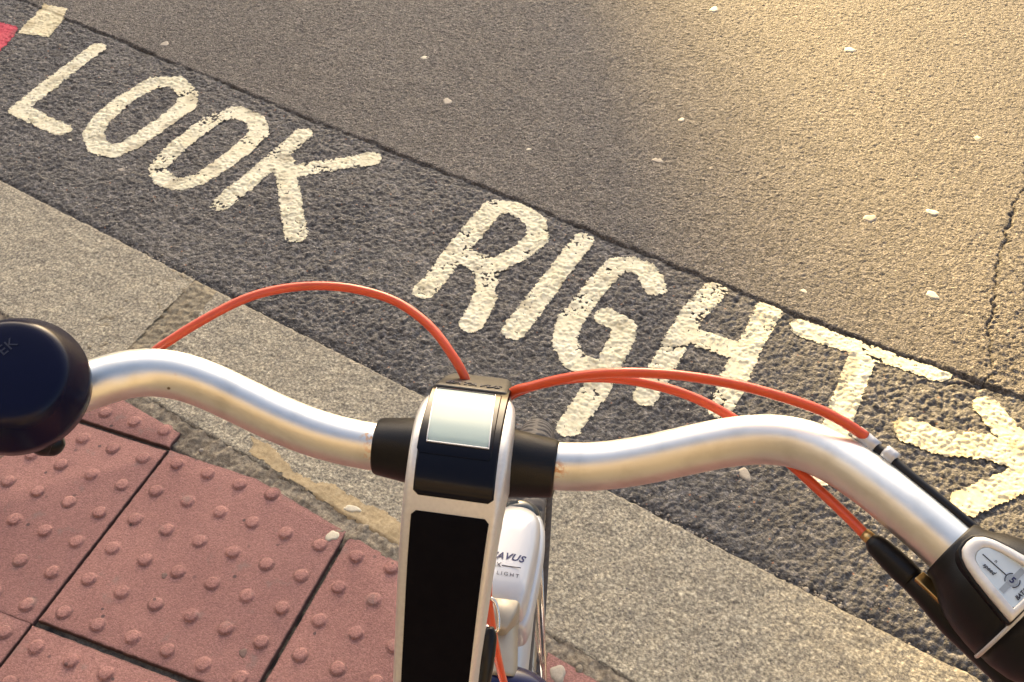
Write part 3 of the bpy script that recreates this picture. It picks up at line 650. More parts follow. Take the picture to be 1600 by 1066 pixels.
# clamp collars, tapering outwards from the stem
def collar(x0, x1, r0, r1):
    ax = np.array([1., 0, 0]) * (1 if x1 > x0 else -1); L_ = abs(x1 - x0)
    return lathe('clamp_collar', (x0, -.0005, 1.1205), ax, [(0, r0 * .5), (0, r0), (L_ * .25, r0), (L_ * .32, r0 - .0006), (L_ - .0015, r1 + .0002), (L_ - .0004, r1 - .0003), (L_, r1 - .001), (L_, .0126)], M['black_matt'], bike, 56)
collar(-.016, -.047, .0185, .0152); collar(.018, .0500, .0185, .0152)

# stem: profile (forward, height) of its top face
PROF = np.array(mm([[56.0, 1122.0], [46, 1130], [36.0, 1137.2], [26.2, 1143.4], [13, 1148.8], [-0.9, 1152.0], [-11, 1153.3], [-20.7, 1152.6], [-33, 1148], [-44.7, 1139.6], [-58.4, 1123.5], [-70.6, 1105.0], [-83.9, 1082.0], [-98.1, 1058.0], [-112, 1034], [-126, 1010]]))
PD = resample(np.c_[PROF, np.zeros(len(PROF))], 400)[:, :2]
PL = np.r_[0, np.cumsum(np.linalg.norm(np.diff(PD, axis=0), axis=1))]
def S(a, s, h=0.0):
    """a lateral, s along the stem's top face, h above it"""
    y = np.interp(s, PL, PD[:, 0]); z = np.interp(s, PL, PD[:, 1]); e = .004
    t = np.array([np.interp(s + e, PL, PD[:, 0]) - np.interp(s - e, PL, PD[:, 0]), np.interp(s + e, PL, PD[:, 1]) - np.interp(s - e, PL, PD[:, 1])]); t /= np.linalg.norm(t)
    n = np.array([-t[1], t[0]]); n = n if n[1] > 0 else -n
    if n[1] < 0: n = -n
    return (a, y + n[0] * h, z + n[1] * h)
sl = np.array([38, 41, 46, 53, 62, 72, 85, 95, 110, 130, 159, 180, 210, 240, 262]) / 1000
lft = np.array([-15, -19.6, -22.4, -23.8, -24.1, -23.6, -22.6, -22, -21.5, -21.2, -20.8, -20.5, -19.9, -19.4, -19.2]) / 1000
rgt = np.array([19, 23.0, 25.0, 26.3, 27.2, 27.6, 27.9, 28.0, 27.6, 26.6, 24.9, 23.8, 21.9, 21, 20.6]) / 1000
thk = np.array([18, 26, 32, 38, 42, 44, 44, 42, 38, 34, 32, 32, 33, 34, 34]) / 1000
def stem_section(a0, a1, th, rad=.0035, seg=6):
    pts = []
    for cx, cz, s0 in ((a1 - rad, -rad, 0), (a0 + rad, -rad, 90)):
        for k in range(seg + 1):
            t = R(s0 + 90 * k / seg); pts.append((cx + rad * math.cos(t), cz + rad * math.sin(t)))
    for cx, cz, s0 in ((a0 + .007, -th + .007, 180), (a1 - .007, -th + .007, 270)):
        for k in range(seg + 1):
            t = R(s0 + 90 * k / seg); pts.append((cx + .007 * math.cos(t), cz + .007 * math.sin(t)))
    return pts
ssamp = np.linspace(.038, .262, 90); V = []; F = []
for i, s in enumerate(ssamp):
    sec = stem_section(np.interp(s, sl, lft), np.interp(s, sl, rgt), np.interp(s, sl, thk))
    for a, h in sec: V.append(S(a, s, h))
n_ = len(sec)
for i in range(len(ssamp) - 1):
    for j in range(n_): F.append((i * n_ + j, i * n_ + (j + 1) % n_, (i + 1) * n_ + (j + 1) % n_, (i + 1) * n_ + j))
F.append(tuple(range(n_))); F.append(tuple((len(ssamp) - 1) * n_ + j for j in range(n_)))
mb = MB(); mb.add(V, F); stem = mb.build('stem', M['silver'], bike)
def rrect(pts, rad, k=5):
    """round the corners of a polygon"""
    out = []; n = len(pts)
    for i in range(n):
        p0, p1, p2 = np.array(pts[i - 1]), np.array(pts[i]), np.array(pts[(i + 1) % n]); d0 = (p0 - p1); d1 = (p2 - p1)
        r = min(rad, np.linalg.norm(d0) * .45, np.linalg.norm(d1) * .45); a = p1 + d0 / np.linalg.norm(d0) * r; b = p1 + d1 / np.linalg.norm(d1) * r
        for j in range(k + 1):
            t = j / k; out.append(tuple((1 - t) ** 2 * a + 2 * t * (1 - t) * p1 + t * t * b))
    return out
def strip(name, l0, l1, r0, r1, s0, s1, h0, h1, m, par, rnd_=.0015, nseg=24, edge=.0006):
    """panel on the stem: left/right edges given at s0 and s1, follows the curve of the top face"""
    V = []; F = []; ns = nseg + 1
    for i in range(ns):
        t = i / nseg; s = s0 + (s1 - s0) * t; d = min(t, 1 - t) * abs(s1 - s0); cin = rnd_ - math.sqrt(max(0, rnd_ ** 2 - max(0, rnd_ - d) ** 2)) if d < rnd_ else 0
        a0 = (l0(t) if callable(l0) else l0 + (l1 - l0) * t) + cin; a1 = (r0(t) if callable(r0) else r0 + (r1 - r0) * t) - cin
        he = h1 - (edge if i in (0, ns - 1) else 0)
        for a, h in ((a0, h0), (a0, he - edge), (a0 + edge, he), (a1 - edge, he), (a1, he - edge), (a1, h0)): V.append(S(a, s, h))
    for i in range(ns - 1):
        for j in range(6): F.append((i * 6 + j, i * 6 + (j + 1) % 6, (i + 1) * 6 + (j + 1) % 6, (i + 1) * 6 + j))
    F.append(tuple(range(6))); F.append(tuple((ns - 1) * 6 + j for j in range(6)))
    mb = MB(); mb.add(V, F); o = mb.build(name, m, par)
    try: o.data.set_sharp_from_angle(angle=R(30))
    except Exception: pass
    return o
# black core of the display, from its front lip down to the foot
strip('display_housing', -.0212, -.0163, .0205, .0240, .0245, .1112, -.030, .0010, M['gloss'], stem, rnd_=.002, nseg=40, edge=.0008)
# rounded front cap that carries the raised lettering
V = []; F = []
for i, s in enumerate(np.linspace(.000, .0375, 14)):
    t = i / 13; wd = .0175 + .0040 * t ** .5; cx = -.0006; hh_ = .0016
    sec = stem_section(cx - wd, cx + wd, .026, rad=.004)
    for a, h in sec: V.append(S(a, s, h + hh_))
for i in range(13):
    for j in range(n_): F.append((i * n_ + j, i * n_ + (j + 1) % n_, (i + 1) * n_ + (j + 1) % n_, (i + 1) * n_ + j))
F.append(tuple(range(n_))); F.append(tuple(13 * n_ + j for j in range(n_)))
mb = MB(); mb.add(V, F); mb.build('display_cap', M['cap'], stem)
text_obj('cap_lettering', 'BATAVUS', .0056, lambda x, y, z: S(-.0006 + x * 1.15, .0300 - y * 1.3, .0019 + z * 1.3), M['ink'], stem, bold=.0001, shear=.3, spacing=1.1)
# frame of the window, then the window
strip('display_bezel', -.0205, -.0178, .0170, .0200, .0392, .0905, .0008, .0018, M['gloss'], stem, rnd_=.001, nseg=24, edge=.0004)
strip('display_screen', -.0176, -.0133, .0136, .0176, .0428, .0842, .0016, .0024, M['lcd'], stem, rnd_=.0006, nseg=24, edge=.0003)
for (a0, a1, b0, b1, s0, s1) in ((-.0181, -.0138, -.0175, -.0132, .0425, .0845), (.0135, .0175, .0141, .0181, .0425, .0845)):
    strip('screen_rim', a0, a1, b0, b1, s0, s1, .001, .0026, M['silver_white'], stem, rnd_=.0001, edge=.0001)
strip('screen_rim', -.0139, -.0138, .0180, .0181, .0843, .0849, .001, .0026, M['silver_white'], stem, rnd_=.0001, nseg=2, edge=.0001)
strip('screen_rim', -.0181, -.0181, .0139, .0139, .0421, .0427, .001, .0025, M['ink'], stem, rnd_=.0001, nseg=2, edge=.0001)
strip('stem_inlay', lambda t: -.0160 + .0015 * t, None, lambda t: .0230 - .0042 * t ** .8, None, .1188, .246, -.001, .0009, M['inlay'], stem, rnd_=.0022, nseg=60, edge=.0004)
# quill under the stem, clamp lever and wire loop at its side
tube('quill', [(.001, -.108, 1.035), (.001, -.095, 1.0), (.001, -.080, .962)], .0145, M['silver'], stem, 24, 12)
tube('clamp_lever', [(.0185, -.029, 1.000), (.0185, -.033, .996), (.0178, -.043, .988), (.0168, -.056, .974), (.016, -.075, .955)], [.0022, .0046, .0056, .0056, .0048], M['black'], stem, 16, 16)
tube('wire_loop', [(.0085, -.002, .985), (.0140, -.0035, .990), (.0175, -.0055, .988), (.0200, -.0105, .985), (.0212, -.0170, .981), (.0195, -.0195, .979), (.0160, -.0185, .979), (.0120, -.014, .978)], .0012, M['chrome'], stem, 10, 40)

# cables
def cable(name, pts, r=.0026, m='orange', n=110): return tube(name, mm(pts), r, M[m], bike, 16, n)
cable('brake_cable', [[-300, -20, 1108], [-262, 0, 1118], [-220, 8, 1133], [-181.2, 19.4, 1145.3], [-173.3, 25.7, 1149.3], [-156.1, 41.6, 1155.4], [-136.7, 60.8, 1158.2], [-119.3, 74.3, 1156.7], [-99.4, 82.6, 1154.7], [-77.4, 85.1, 1152.8], [-53.6, 80.4, 1151.0], [-32.1, 67.7, 1148.0], [-16.3, 52.5, 1142.8], [-6.2, 42.7, 1132], [0, 36, 1105], [4, 24, 1060], [9, 6, 1010], [16, -10, .965 * 1000], [24, -14, 905], [30, 0, 850]])
cable('gear_cable', [[12, -6, 960], [10, 14, 1020], [6, 30, 1075], [9, 37, 1112], [20.1, 34.4, 1136.7], [33, 30.5, 1149.0], [49, 30.4, 1157.6], [68.0, 29.8, 1165.1], [88, 29.2, 1169.7], [110.0, 27.6, 1172.8], [135.0, 23.3, 1175.5], [157.0, 17.4, 1176.8], [174.6, 12.4, 1176.3], [187, 8.6, 1173.6], [198.5, 4.6, 1169.4]])
cable('brake_cable', [[4, -8, 950], [4, 20, 1020], [4, 38, 1075], [9, 44, 1108], [20, 42.5, 1127], [36.6, 44.0, 1137.0], [53.9, 45.8, 1142.3], [74.5, 46.0, 1145.6], [95.2, 43.6, 1146.8], [115.9, 39.3, 1145.8], [136.5, 31.9, 1142.5], [153.7, 21.0, 1139.3], [169.5, 5.7, 1139.3], [184.3, -12.2, 1141.4], [194.2, -24.5, 1142.6], [202.0, -35.0, 1143.5]])
cable('light_cable', [tuple(c * 1000 for c in S(a, q, h)) for a, q, h in ((-.004, .150, -.026), (-.014, .162, -.016), (-.0178, .172, -.0075), (-.0178, .190, -.0075), (-.014, .203, -.016), (-.004, .215, -.026))], r=.0022, n=50)
# black sleeve and clips where the gear cable runs along the bar
cable('cable_sleeve', [[199, 3.2, 1167.2], [206.7, -3.9, 1168.2], [221.4, -20.6, 1169.2], [240.8, -39.5, 1168.2], [251.0, -49, 1167]], r=.0026, m='black', n=40)
def clip_(c, ax, r=.0155):
    c = np.array(c) / 1000
    tube('cable_clip', [tuple(c - np.array(ax) * .0036), tuple(c + np.array(ax) * .0036)], .0036, M['silver_white'], bike, 12, 4)
axr = np.array([.70, -.69, -.02])
clip_((199.2, 4.0, 1167.8), axr * 1.7); clip_((209.0, -5.6, 1169.6), axr * .9)
# right brake: ferrule, rubber boot, perch and lever
tube('cable_ferrule', mm([[201.0, -33.6, 1143.4], [205.5, -38.2, 1143.5]]), .0031, M['gold_steel'], bike, 16)
bt = tube('cable_boot', mm([[203.5, -36.5, 1143.5], [207, -40, 1143.2], [214, -47, 1142.6], [221.5, -54.6, 1141.8]]), [.0032, .0046, .0053, .0057, .0060, .0062, .0058], M['black_matt'], bike, 24, 24)
lv = tube('brake_lever', mm([[221, -54, 1141], [230, -62, 1140], [245, -73, 1134], [270, -90, 1122], [304, -120, 1108], [346, -162, 1097], [374, -190, 1092]]), [.0055, .0066, .0082, .0076, .0062, .0055, .0052, .0060], M['black'], bike, 20, 60)
mb = MB(); mb.add(*box_geo((.2285, -.0615, 1.1462), (.0058, -.0058, -.0006), (.0022, .0022, 0), (0, 0, .0012))); bevel(mb.build('adjuster_plate', M['gold_steel'], lv), .0006)
tube('brake_lever', mm([[-228, -28, 1140], [-250, -10, 1128], [-285, -26, 1114], [-315, -80, 1102], [-332, -140, 1092]]), [.0060, .0075, .0066, .0055, .0060], M['black'], bike, 20, 50)

# right twist shifter
ax = np.array([.74272671, -.65359638, -.14549506]); N0 = np.array([-.32655168, -.54325968, .77345518]); S0 = np.array([.58456911, .52695416, .61692647]); CT = np.array([.24893, -.06212, 1.158])
N1 = math.cos(R(15)) * N0 + math.sin(R(15)) * S0; S1 = -math.sin(R(15)) * N0 + math.cos(R(15)) * S0
sh = lathe('gear_shifter', CT, ax, [(-.0205, .0128), (-.0205, .0150), (-.0196, .0156), (-.0165, .0162), (-.013, .0180), (-.0085, .0212), (-.003, .0238), (.004, .0256), (.011, .0266), (.0172, .0270), (.0172, .0128)], M['black_matt'], bike, 72)
lathe('shifter_ring', CT, ax, [(.0168, .0200), (.0168, .0277), (.0174, .0281), (.0182, .0279), (.0186, .0272), (.0186, .0200)], M['silver_white'], sh, 72)
gr = lathe('grip', CT, ax, [(.0186, .0120), (.0188, .0262), (.024, .0262), (.032, .0250), (.044, .0205), (.052, .0182), (.060, .0176), (.100, .0176), (.135, .0180), (.142, .0172), (.144, .0120)], M['black_matt'], bike, 48)
def SH(x, y, h):
    """dial face: x along the bar outwards, y across, h height above the axis"""
    return tuple(CT + ax * x + S1 * y + N1 * h)
def curve_h(y, x, base):   # the bezel wraps the body slightly
    return base - y * y * 9.0 + min(0, (x - .004)) * .16
bez = [(-.0165, 0), (-.0160, .0036), (-.0135, .0064), (-.0095, .0084), (-.003, .0102), (.005, .0118), (.0168, .0136), (.0168, -.0136), (.005, -.0118), (-.003, -.0102), (-.0095, -.0084), (-.0135, -.0064), (-.0160, -.0036)]
win = [(-.0108, 0), (-.0104, .0022), (-.0088, .0040), (-.004, .0058), (.004, .0074), (.0138, .0088), (.0138, -.0088), (.004, -.0074), (-.004, -.0058), (-.0088, -.0040), (-.0104, -.0022)]
def dense(poly, k=6):
    P2 = []
    for i in range(len(poly)):
        a, b = np.array(poly[i]), np.array(poly[(i + 1) % len(poly)])
        for j in range(k): P2.append(tuple(a + (b - a) * j / k))
    return P2
def ring_plate(name, outer, inner, h0, h1, m, par):
    """frame between two outlines of equal count, with rounded lips"""
    n = len(outer); V = []; F = []
    c = np.array([.003, 0])
    def row(poly, sc_, h):
        for a, b in poly: q = c + (np.array((a, b)) - c) * sc_; V.append(SH(q[0], q[1], curve_h(q[1], q[0], h)))
    row(outer, 1.0, h0); row(outer, 1.0, h1 - .0008); row(outer, .965, h1)
    row(inner, 1.05, h1); row(inner, 1.0, h1 - .0006); row(inner, 1.0, h0)
    for k in range(5):
        for j in range(n): F.append((k * n + j, k * n + (j + 1) % n, (k + 1) * n + (j + 1) % n, (k + 1) * n + j))
    mb = MB(); mb.add(V, F); return mb.build(name, m, par)
def resamp_poly(poly, n):
    p = np.array(poly + [poly[0]]); d = np.r_[0, np.cumsum(np.linalg.norm(np.diff(p, axis=0), axis=1))]; t = np.linspace(0, d[-1], n, endpoint=False)
    return [(float(np.interp(k, d, p[:, 0])), float(np.interp(k, d, p[:, 1]))) for k in t]
# match points by angle so that the frame has an even width
def by_angle(poly, n):
    pts = np.array(resamp_poly(poly, 900)); an = np.arctan2(pts[:, 1], pts[:, 0] - .003); o_ = np.argsort(an); return [(float(np.interp(t, an[o_], pts[o_, 0], period=2 * np.pi)), float(np.interp(t, an[o_], pts[o_, 1], period=2 * np.pi))) for t in np.linspace(-np.pi, np.pi, n, endpoint=False)]
HB = .0288
V, F = prism_map(by_angle([(a * 1.06 - .0004, b * 1.12) for a, b in bez], 96), lambda a, b, h: SH(a, b, curve_h(b, a, h)), HB - .010, HB - .0006); mb = MB(); mb.add(V, F); bevel(mb.build('dial_base', M['black_matt'], sh), .0008)
ring_plate('dial_bezel', by_angle(bez, 120), by_angle(win, 120), HB - .002, HB + .0014, M['silver'], sh)
V, F = prism_map(by_angle(win, 60), lambda a, b, h: SH(a, b, h), HB - .0030, HB - .0010); mb = MB(); mb.add(V, F); mb.build('dial_window', M['dial'], sh, smooth=False)
TOPH = HB - .0008
def flat_poly(name, poly, m, h=TOPH, t=.0002):
    V, F = prism_map(poly, lambda a, b, hh_: SH(a, b, hh_), h - t, h); mb = MB(); mb.add(V, F); return mb.build(name, m, sh, smooth=False)
def arc(cx, cy, r0, r1, a0, a1, n=18): return [(cx + r0 * math.cos(R(a0 + (a1 - a0) * k / n)), cy + r0 * math.sin(R(a0 + (a1 - a0) * k / n))) for k in range(n + 1)] + [(cx + r1 * math.cos(R(a1 + (a0 - a1) * k / n)), cy + r1 * math.sin(R(a1 + (a0 - a1) * k / n))) for k in range(n + 1)]
DX = .0062
flat_poly('dial_band', [(DX - .0012, -.0066), (DX + .0012, -.0066), (DX + .0012, .0066), (DX - .0012, .0066)], M['dial_grey'])
flat_poly('dial_disc', arc(DX, 0, .0022, .0001, 0, 359, 30)[:31], M['dial_grey'], TOPH + .00012)
flat_poly('dial_pointer', [(-.0088, -.00022), (DX - .0031, -.00022), (DX - .0031, .00022), (-.0088, .00022)], M['ink'])
flat_poly('dial_arc', arc(DX, 0, .0031, .0027, 125, 235), M['ink'], TOPH + .00015)
flat_poly('dial_arc', arc(DX, 0, .0031, .0027, -50, 50), M['ink'], TOPH + .00015)
def dial_text(s, size, cx, cy, m='ink', **k):
    # the text reads along the bar, its top towards the front
    text_obj('dial_lettering', s, size, lambda x, y, z: SH(cx + x, cy + y, TOPH + .0002 + z), M[m], sh, **k)
dial_text('5', .0038, DX, 0, 'ink_blue', bold=.0001)
dial_text('speed', .0024, -.0030, -.0030, 'ink', bold=.00006, shear=.25)
dial_text('n', .0020, -.0032, .0015, 'ink', bold=.00004)
dial_text('BATAVUS', .0024, .0123, 0, 'ink', bold=.0001, spacing=1.0) if False else text_obj('dial_lettering', 'BATAVUS', .0024, lambda x, y, z: SH(.0122 - y, -.0 + x * .95, TOPH + .0002 + z), M['ink'], sh, bold=.0001, shear=.25)

# bell on the left
BC = np.array([-.2035, -.0500, 1.1955]); BA = np.array([.22, -.34, .88]); BA /= np.linalg.norm(BA)
bell = lathe('bell', BC, BA, [(-.012, .0100), (-.012, .0318), (-.0095, .0332), (-.0030, .0337), (-.0010, .0335), (0, .0330), (.0012, .0325), (.0050, .0308), (.0095, .0284), (.0118, .0270), (.0130, .0260), (.0139, .0249), (.0145, .0236), (.0149, .0220), (.0154, .018), (.0158, .012), (.0161, .006), (.0162, .0002)], M['bell'], bike, 96)
bx = np.array([math.cos(R(62)), math.sin(R(62)), 0]); bx = bx - BA * (bx @ BA); bx /= np.linalg.norm(bx); by = np.cross(BA, bx)
text_obj('bell_lettering', 'WIDEK', .0072, lambda x, y, z: tuple(BC + BA * (.0158 + .0003 - ((x - .006) ** 2 + (y + 0) ** 2) * 2.2 + z * .3) + bx * (x + .000) + by * (y + .0085)), M['emboss'], bell, spacing=1.1)
tube('bell_mount', [tuple(BC - BA * .008), tuple(BC - BA * .022), (-.213, -.036, 1.156)], [.016, .012, .014], M['black'], bell, 24, 10)
tube('bell_thumb_lever', [tuple(BC - BA * .012), (-.195, -.060, 1.172), (-.1895, -.0600, 1.166), (-.1845, -.0575, 1.166)], [.006, .0068, .0076, .0064, .0030], M['black'], bell, 20, 24)
lg = BAR[0] - BAR[2]; lg /= np.linalg.norm(lg)
lathe('grip', BAR[2] + (BAR[1] - BAR[2]) * .5, lg, [(0, .0120), (.0002, .0215), (.006, .0220), (.012, .019), (.03, .0176), (.06, .0172), (.10, .0176), (.118, .0182), (.125, .0172), (.127, .006)], M['black_matt'], bike, 40)

# ---- wheels
def torus(R0, prof, seg, fn=None):
    n = len(prof); V = []; F = []
    for i in range(seg):
        a = 2 * math.pi * i / seg
        for j, (x, r) in enumerate(prof):
            rr = R0 + r + (fn(a, j, x) if fn else 0); V.append((x, rr * math.cos(a), rr * math.sin(a)))
    for i in range(seg):
        for j in range(n): F.append((i * n + j, i * n + (j + 1) % n, ((i + 1) % seg) * n + (j + 1) % n, ((i + 1) % seg) * n + j))
    return V, F
def make_wheel(name, loc, yaw, R_out=.352):
    rim = MB(); hw = .0125
    rim.add(*torus(R_out - .045, [(-hw, .012), (-hw, .009), (-hw + .002, -.004), (0, -.008), (hw - .002, -.004), (hw, .009), (hw, .012), (hw - .0015, .012), (hw - .003, .002), (0, 0), (-hw + .003, .002), (-hw + .0015, .012)], 96))
    w_ = rim.build(name, M['steel'], bike); w_.location = loc; w_.rotation_euler = (0, 0, yaw)
    tr = .0205; prof = [(tr * math.sin(t), tr * math.cos(t) * .98) for t in np.linspace(-2.55, 2.55, 36)]
    pitch = 2 * math.pi / 120
    def tread(a, j, x):
        s = abs(x)
        if s > .0172: return 0
        d = 0
        if s < .0009: d = .0018                                      # centre groove
        ph = ((a + s * 2.2 + (pitch * .25 if x > 0 else 0)) / pitch) % 1.0
        if s > .002 and ph < .27: d = .0026                          # slanted grooves
        if .0080 < s < .0090: d = max(d, .0010)
        return -d
    tb = MB(); tb.add(*torus(R_out - tr, prof, 1500, tread)); ty = tb.build('tyre', M['tyre'], w_)
    lathe('hub', (-.05, 0, 0), (1, 0, 0), [(0, .006), (0, .010), (.012, .010), (.014, .024), (.017, .024), (.019, .016), (.081, .016), (.083, .024), (.086, .024), (.088, .010), (.10, .010), (.10, .006)], M['steel'], w_, 32)
    for k in range(36):
        sd_ = 1 if k % 2 else -1; a = 2 * math.pi * k / 36; b = a + (1.1 if (k // 2) % 2 else -1.1)
        tube('spoke', [(sd_ * .034, .022 * math.cos(b), .022 * math.sin(b)), (sd_ * .003, (R_out - .052) * math.cos(a), (R_out - .052) * math.sin(a))], .0011, M['chrome'], w_, 6)
    return w_
WY = R(3.9)
make_wheel('front_wheel', (-.002, .235, .352), WY)
make_wheel('rear_wheel', (0, -.86, .352), 0)
def fender(name, cy, a0, a1, R0=.377, hw=.0235, x0=0, yaw=0):
    V = []; F = []; n = 60; pr = []
    for t in np.linspace(-1, 1, 13): pr.append((hw * t * (1 - .06 * abs(t)), -.016 * abs(t) ** 2.6))
    pr2 = pr + [(x * .93, r - .0016) for x, r in pr[::-1]]
    for i in range(n + 1):
        t = i / n; a = R(a0 + (a1 - a0) * t); tip = min(t, 1 - t) * n; tp = min(1, .35 + .65 * math.sqrt(min(1, tip / 3.5)))
        for x, r in pr2: V.append((x * tp, (R0 + r) * math.cos(a), (R0 + r) * math.sin(a)))
    m_ = len(pr2)
    for i in range(n):
        for j in range(m_): F.append((i * m_ + j, i * m_ + (j + 1) % m_, (i + 1) * m_ + (j + 1) % m_, (i + 1) * m_ + j))
    F.append(tuple(range(m_))); F.append(tuple(n * m_ + j for j in range(m_)))
    mb = MB(); mb.add(V, F); o = mb.build(name, M['silver_white'], bike); o.location = (x0, cy, .352); o.rotation_euler = (0, 0, yaw); return o
fender('front_mudguard', .235, 86, 205, x0=-.003, yaw=R(2.5))
fender('rear_mudguard', -.86, 20, 200)
# headlight: a rounded shell on a bracket above the mudguard
hl_o = [(-.0185, .198), (-.010, .2045), (.006, .2050), (.0160, .198), (.0208, .184), (.0224, .166), (.0222, .145), (.0214, .124), (.0208, .106), (.0180, .0965), (.0100, .0945), (-.012, .094), (-.0175, .106), (-.021, .122), (-.0225, .145), (-.0227, .168), (-.022, .190)]
hl = rrect(hl_o, .01, 4)
def headlight():
    V = []; F = []; n = len(hl); c = np.array([0.0, .150])
    top = lambda y: .8225 + .10 * (0.150 - y) * .4 - max(0, y - .185) * .55 - max(0, .112 - y) * .3
    rows = [(.80, -.060), (.93, -.052), (1.0, -.036), (1.0, -.020), (.985, -.010), (.93, -.0042), (.82, -.0014), (.6, -.0003), (.3, 0.0)]
    for s_, dz in rows:
        for a, b in hl:
            q = c + (np.array((a, b)) - c) * s_; V.append((q[0] + .002, q[1], top(q[1]) + dz - (abs(q[0]) ** 2) * 8))
    for k in range(len(rows) - 1):
        for j in range(n): F.append((k * n + j, k * n + (j + 1) % n, (k + 1) * n + (j + 1) % n, (k + 1) * n + j))
    F.append(tuple(range(n))[::-1]); F.append(tuple((len(rows) - 1) * n + j for j in range(n)))
    mb = MB(); mb.add(V, F); o = mb.build('headlight', M['silver_white'], bike)
    lathe('headlight_lens', (.002, .206, .785), (0, 1, -.1), [(-.01, .018), (.004, .018), (.008, .014), (.010, .0002)], M['glass'], o, 32)
    T = lambda cx, cy: (lambda x, y, z: (cx + x, cy + y, top(cy + y) + .0004 - (cx + x) ** 2 * 8 + z * .3))
    text_obj('headlight_lettering', 'BATAVUS', .0090, T(-.0055, .1385), M['ink_blue'], o, bold=.00022, shear=.35, spacing=1.08)
    text_obj('headlight_lettering', 'LUX', .0064, T(-.0085, .1295), M['ink'], o)
    mb = MB(); mb.add(*box_geo((.0058, .1293, top(.129) + .0002), (.0078, 0, 0), (0, .00022, 0), (0, 0, .0003))); mb.build('headlight_rule', M['ink'], o)
    text_obj('headlight_lettering', 'LIGHT', .0050, T(.0042, .1215), M['ink'], o, spacing=1.45)
    mp_ = rrect([(-.014, .0975), (.0182, .0985), (.0170, .088), (.0105, .073), (-.006, .073)], .003, 3); n2 = len(mp_)
    V = []; F = []
    for sc_, z in ((1.0, .765), (1.0, .8195), (.94, .8225)):
        for a, b in mp_: V.append(((a - .003) * sc_ + .003, (b - .086) * sc_ + .086, z + (b - .073) * .12))
    for k in range(2):
        for j in range(n2): F.append((k * n2 + j, k * n2 + (j + 1) % n2, (k + 1) * n2 + (j + 1) % n2, (k + 1) * n2 + j))
    F.append(tuple(range(n2))[::-1]); F.append(tuple(2 * n2 + j for j in range(n2)))
    mb = MB(); mb.add(V, F); mb.build('headlight_mount', M['champagne'], o)
    return o
HL = headlight()
# second shell under it, a little wider to the right
V = []; F = []; n = len(hl)
for s_, dz in ((.9, -.070), (1.06, -.060), (1.10, -.040), (1.09, -.030), (1.0, -.026)):
    for a, b in hl: q = np.array((0, .152)) + (np.array((a, b)) - np.array((0, .152))) * np.array((s_ * 1.05, s_ * 1.01)); V.append((q[0] + .0025, q[1] + .002, .822 + dz))
for k in range(4):
    for j in range(n): F.append((k * n + j, k * n + (j + 1) % n, (k + 1) * n + (j + 1) % n, (k + 1) * n + j))
F.append(tuple(range(n))[::-1]); F.append(tuple(4 * n + j for j in range(n)))
mb = MB(); mb.add(V, F); mb.build('headlight_shell', M['silver_white'], HL)
mb = MB(); mb.add(*box_geo((-.0005, .083, .8185), (.0075, 0, 0), (0, .0085, .0002), (0, 0, .004))); bevel(mb.build('headlight_tab', M['champagne'], HL), .0015)
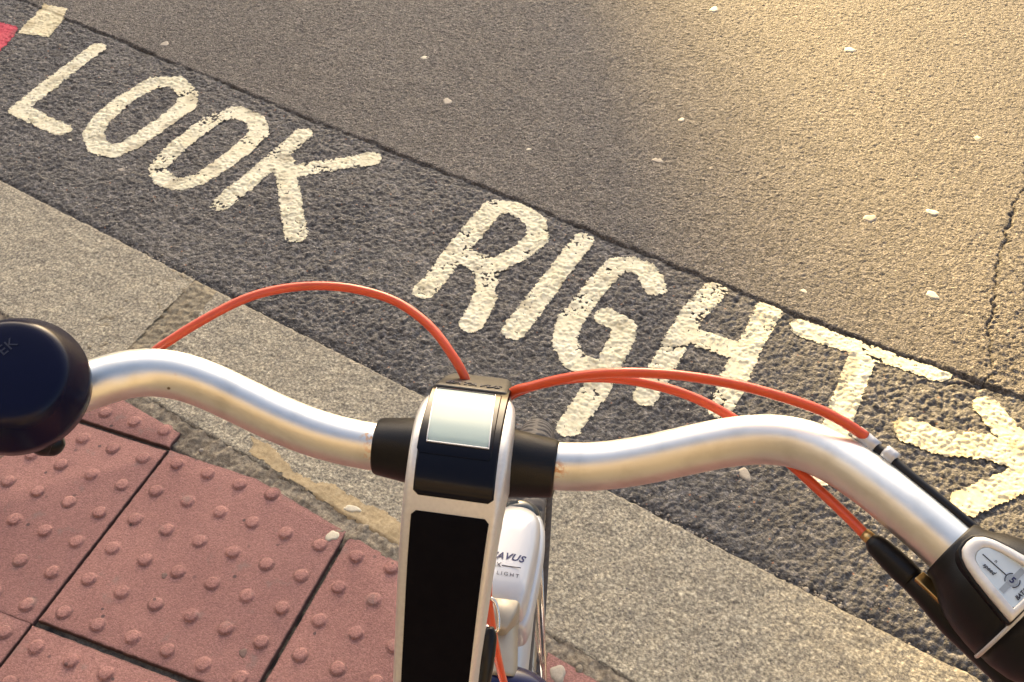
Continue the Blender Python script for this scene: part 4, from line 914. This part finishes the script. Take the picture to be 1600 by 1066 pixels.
# bracket / fork crown in champagne, navy crown cover, legs
tube('light_bracket', [(.004, .108, .795), (.006, .086, .800), (.010, .064, .800), (.012, .046, .796)], [.014, .0125, .0115, .012], M['champagne'], bike, 24, 20)
v = []; f = []
crown = tube('fork_crown', [(-.062, .014, .725), (-.055, .026, .760), (-.036, .037, .778), (0, .041, .783), (.030, .041, .781), (.046, .032, .768), (.056, .020, .735)], [.014, .018, .020, .021, .020, .018, .014], M['navy'], bike, 32, 50)
for sx in (-1, 1): tube('fork_leg', [(sx * .055, .028, .752), (sx * .053, .070, .64), (sx * .052, .130, .50), (sx * .052, .215, .362), (sx * .052, .236, .350)], [.0145, .0135, .012, .010, .009], M['silver_white'], bike, 24, 30)
tube('steerer', [(0, .030, .785), (0, -.020, .830)], .017, M['black'], bike, 24)
tube('head_tube', [(0, -.018, .828), (0, -.076, .955)], [.023, .021, .023], M['silver_white'], bike, 32, 8)
tube('down_tube', [(0, -.030, .845), (0, -.12, .70), (0, -.26, .47), (0, -.42, .30)], [.026, .030, .030, .028], M['silver_white'], bike, 28, 30)
tube('seat_tube', [(0, -.42, .29), (0, -.52, .60), (0, -.60, .86)], [.019, .018, .0145], M['silver_white'], bike, 24, 20)
for sx in (-1, 1):
    tube('chain_stay', [(sx * .02, -.43, .29), (sx * .05, -.62, .32), (sx * .062, -.86, .352)], .010, M['silver_white'], bike, 16, 20)
    tube('seat_stay', [(sx * .015, -.55, .70), (sx * .05, -.70, .54), (sx * .062, -.86, .352)], .008, M['silver_white'], bike, 16, 20)
    tube('crank', [(sx * .06, -.42, .29), (sx * .075, -.42 + sx * .10, .29 - sx * .13)], [.013, .010], M['steel'], bike, 12, 6)
    mb = MB(); mb.add(*box_geo((sx * .125, -.42 + sx * .10, .29 - sx * .13), (.047, 0, 0), (0, .038, 0), (0, 0, .011))); bevel(mb.build('pedal', M['black_matt'], bike), .005)
lathe('chainring', (.045, -.42, .29), (1, 0, 0), [(0, .02), (0, .085), (.004, .088), (.008, .085), (.008, .02)], M['black'], bike, 48)
V = []; F = []; SN = 22
for i in range(SN + 1):
    t = i / SN; y = -.46 - .26 * t; hw = .018 + .062 * smooth(np.array(t), .25, .8) * (1 - .5 * smooth(np.array(t), .9, 1.0)); hw = float(hw); z = .895 + .012 * math.cos(t * 3.1 * 2)
    for k in range(14):
        a = 2 * math.pi * k / 14; V.append((hw * math.cos(a), y, z + (.028 if math.sin(a) > 0 else .035) * math.sin(a)))
for i in range(SN):
    for j in range(14): F.append((i * 14 + j, i * 14 + (j + 1) % 14, (i + 1) * 14 + (j + 1) % 14, (i + 1) * 14 + j))
F.append(tuple(range(14))); F.append(tuple(SN * 14 + j for j in range(14)))
mb = MB(); mb.add(V, F); mb.build('saddle', M['black_matt'], bike)
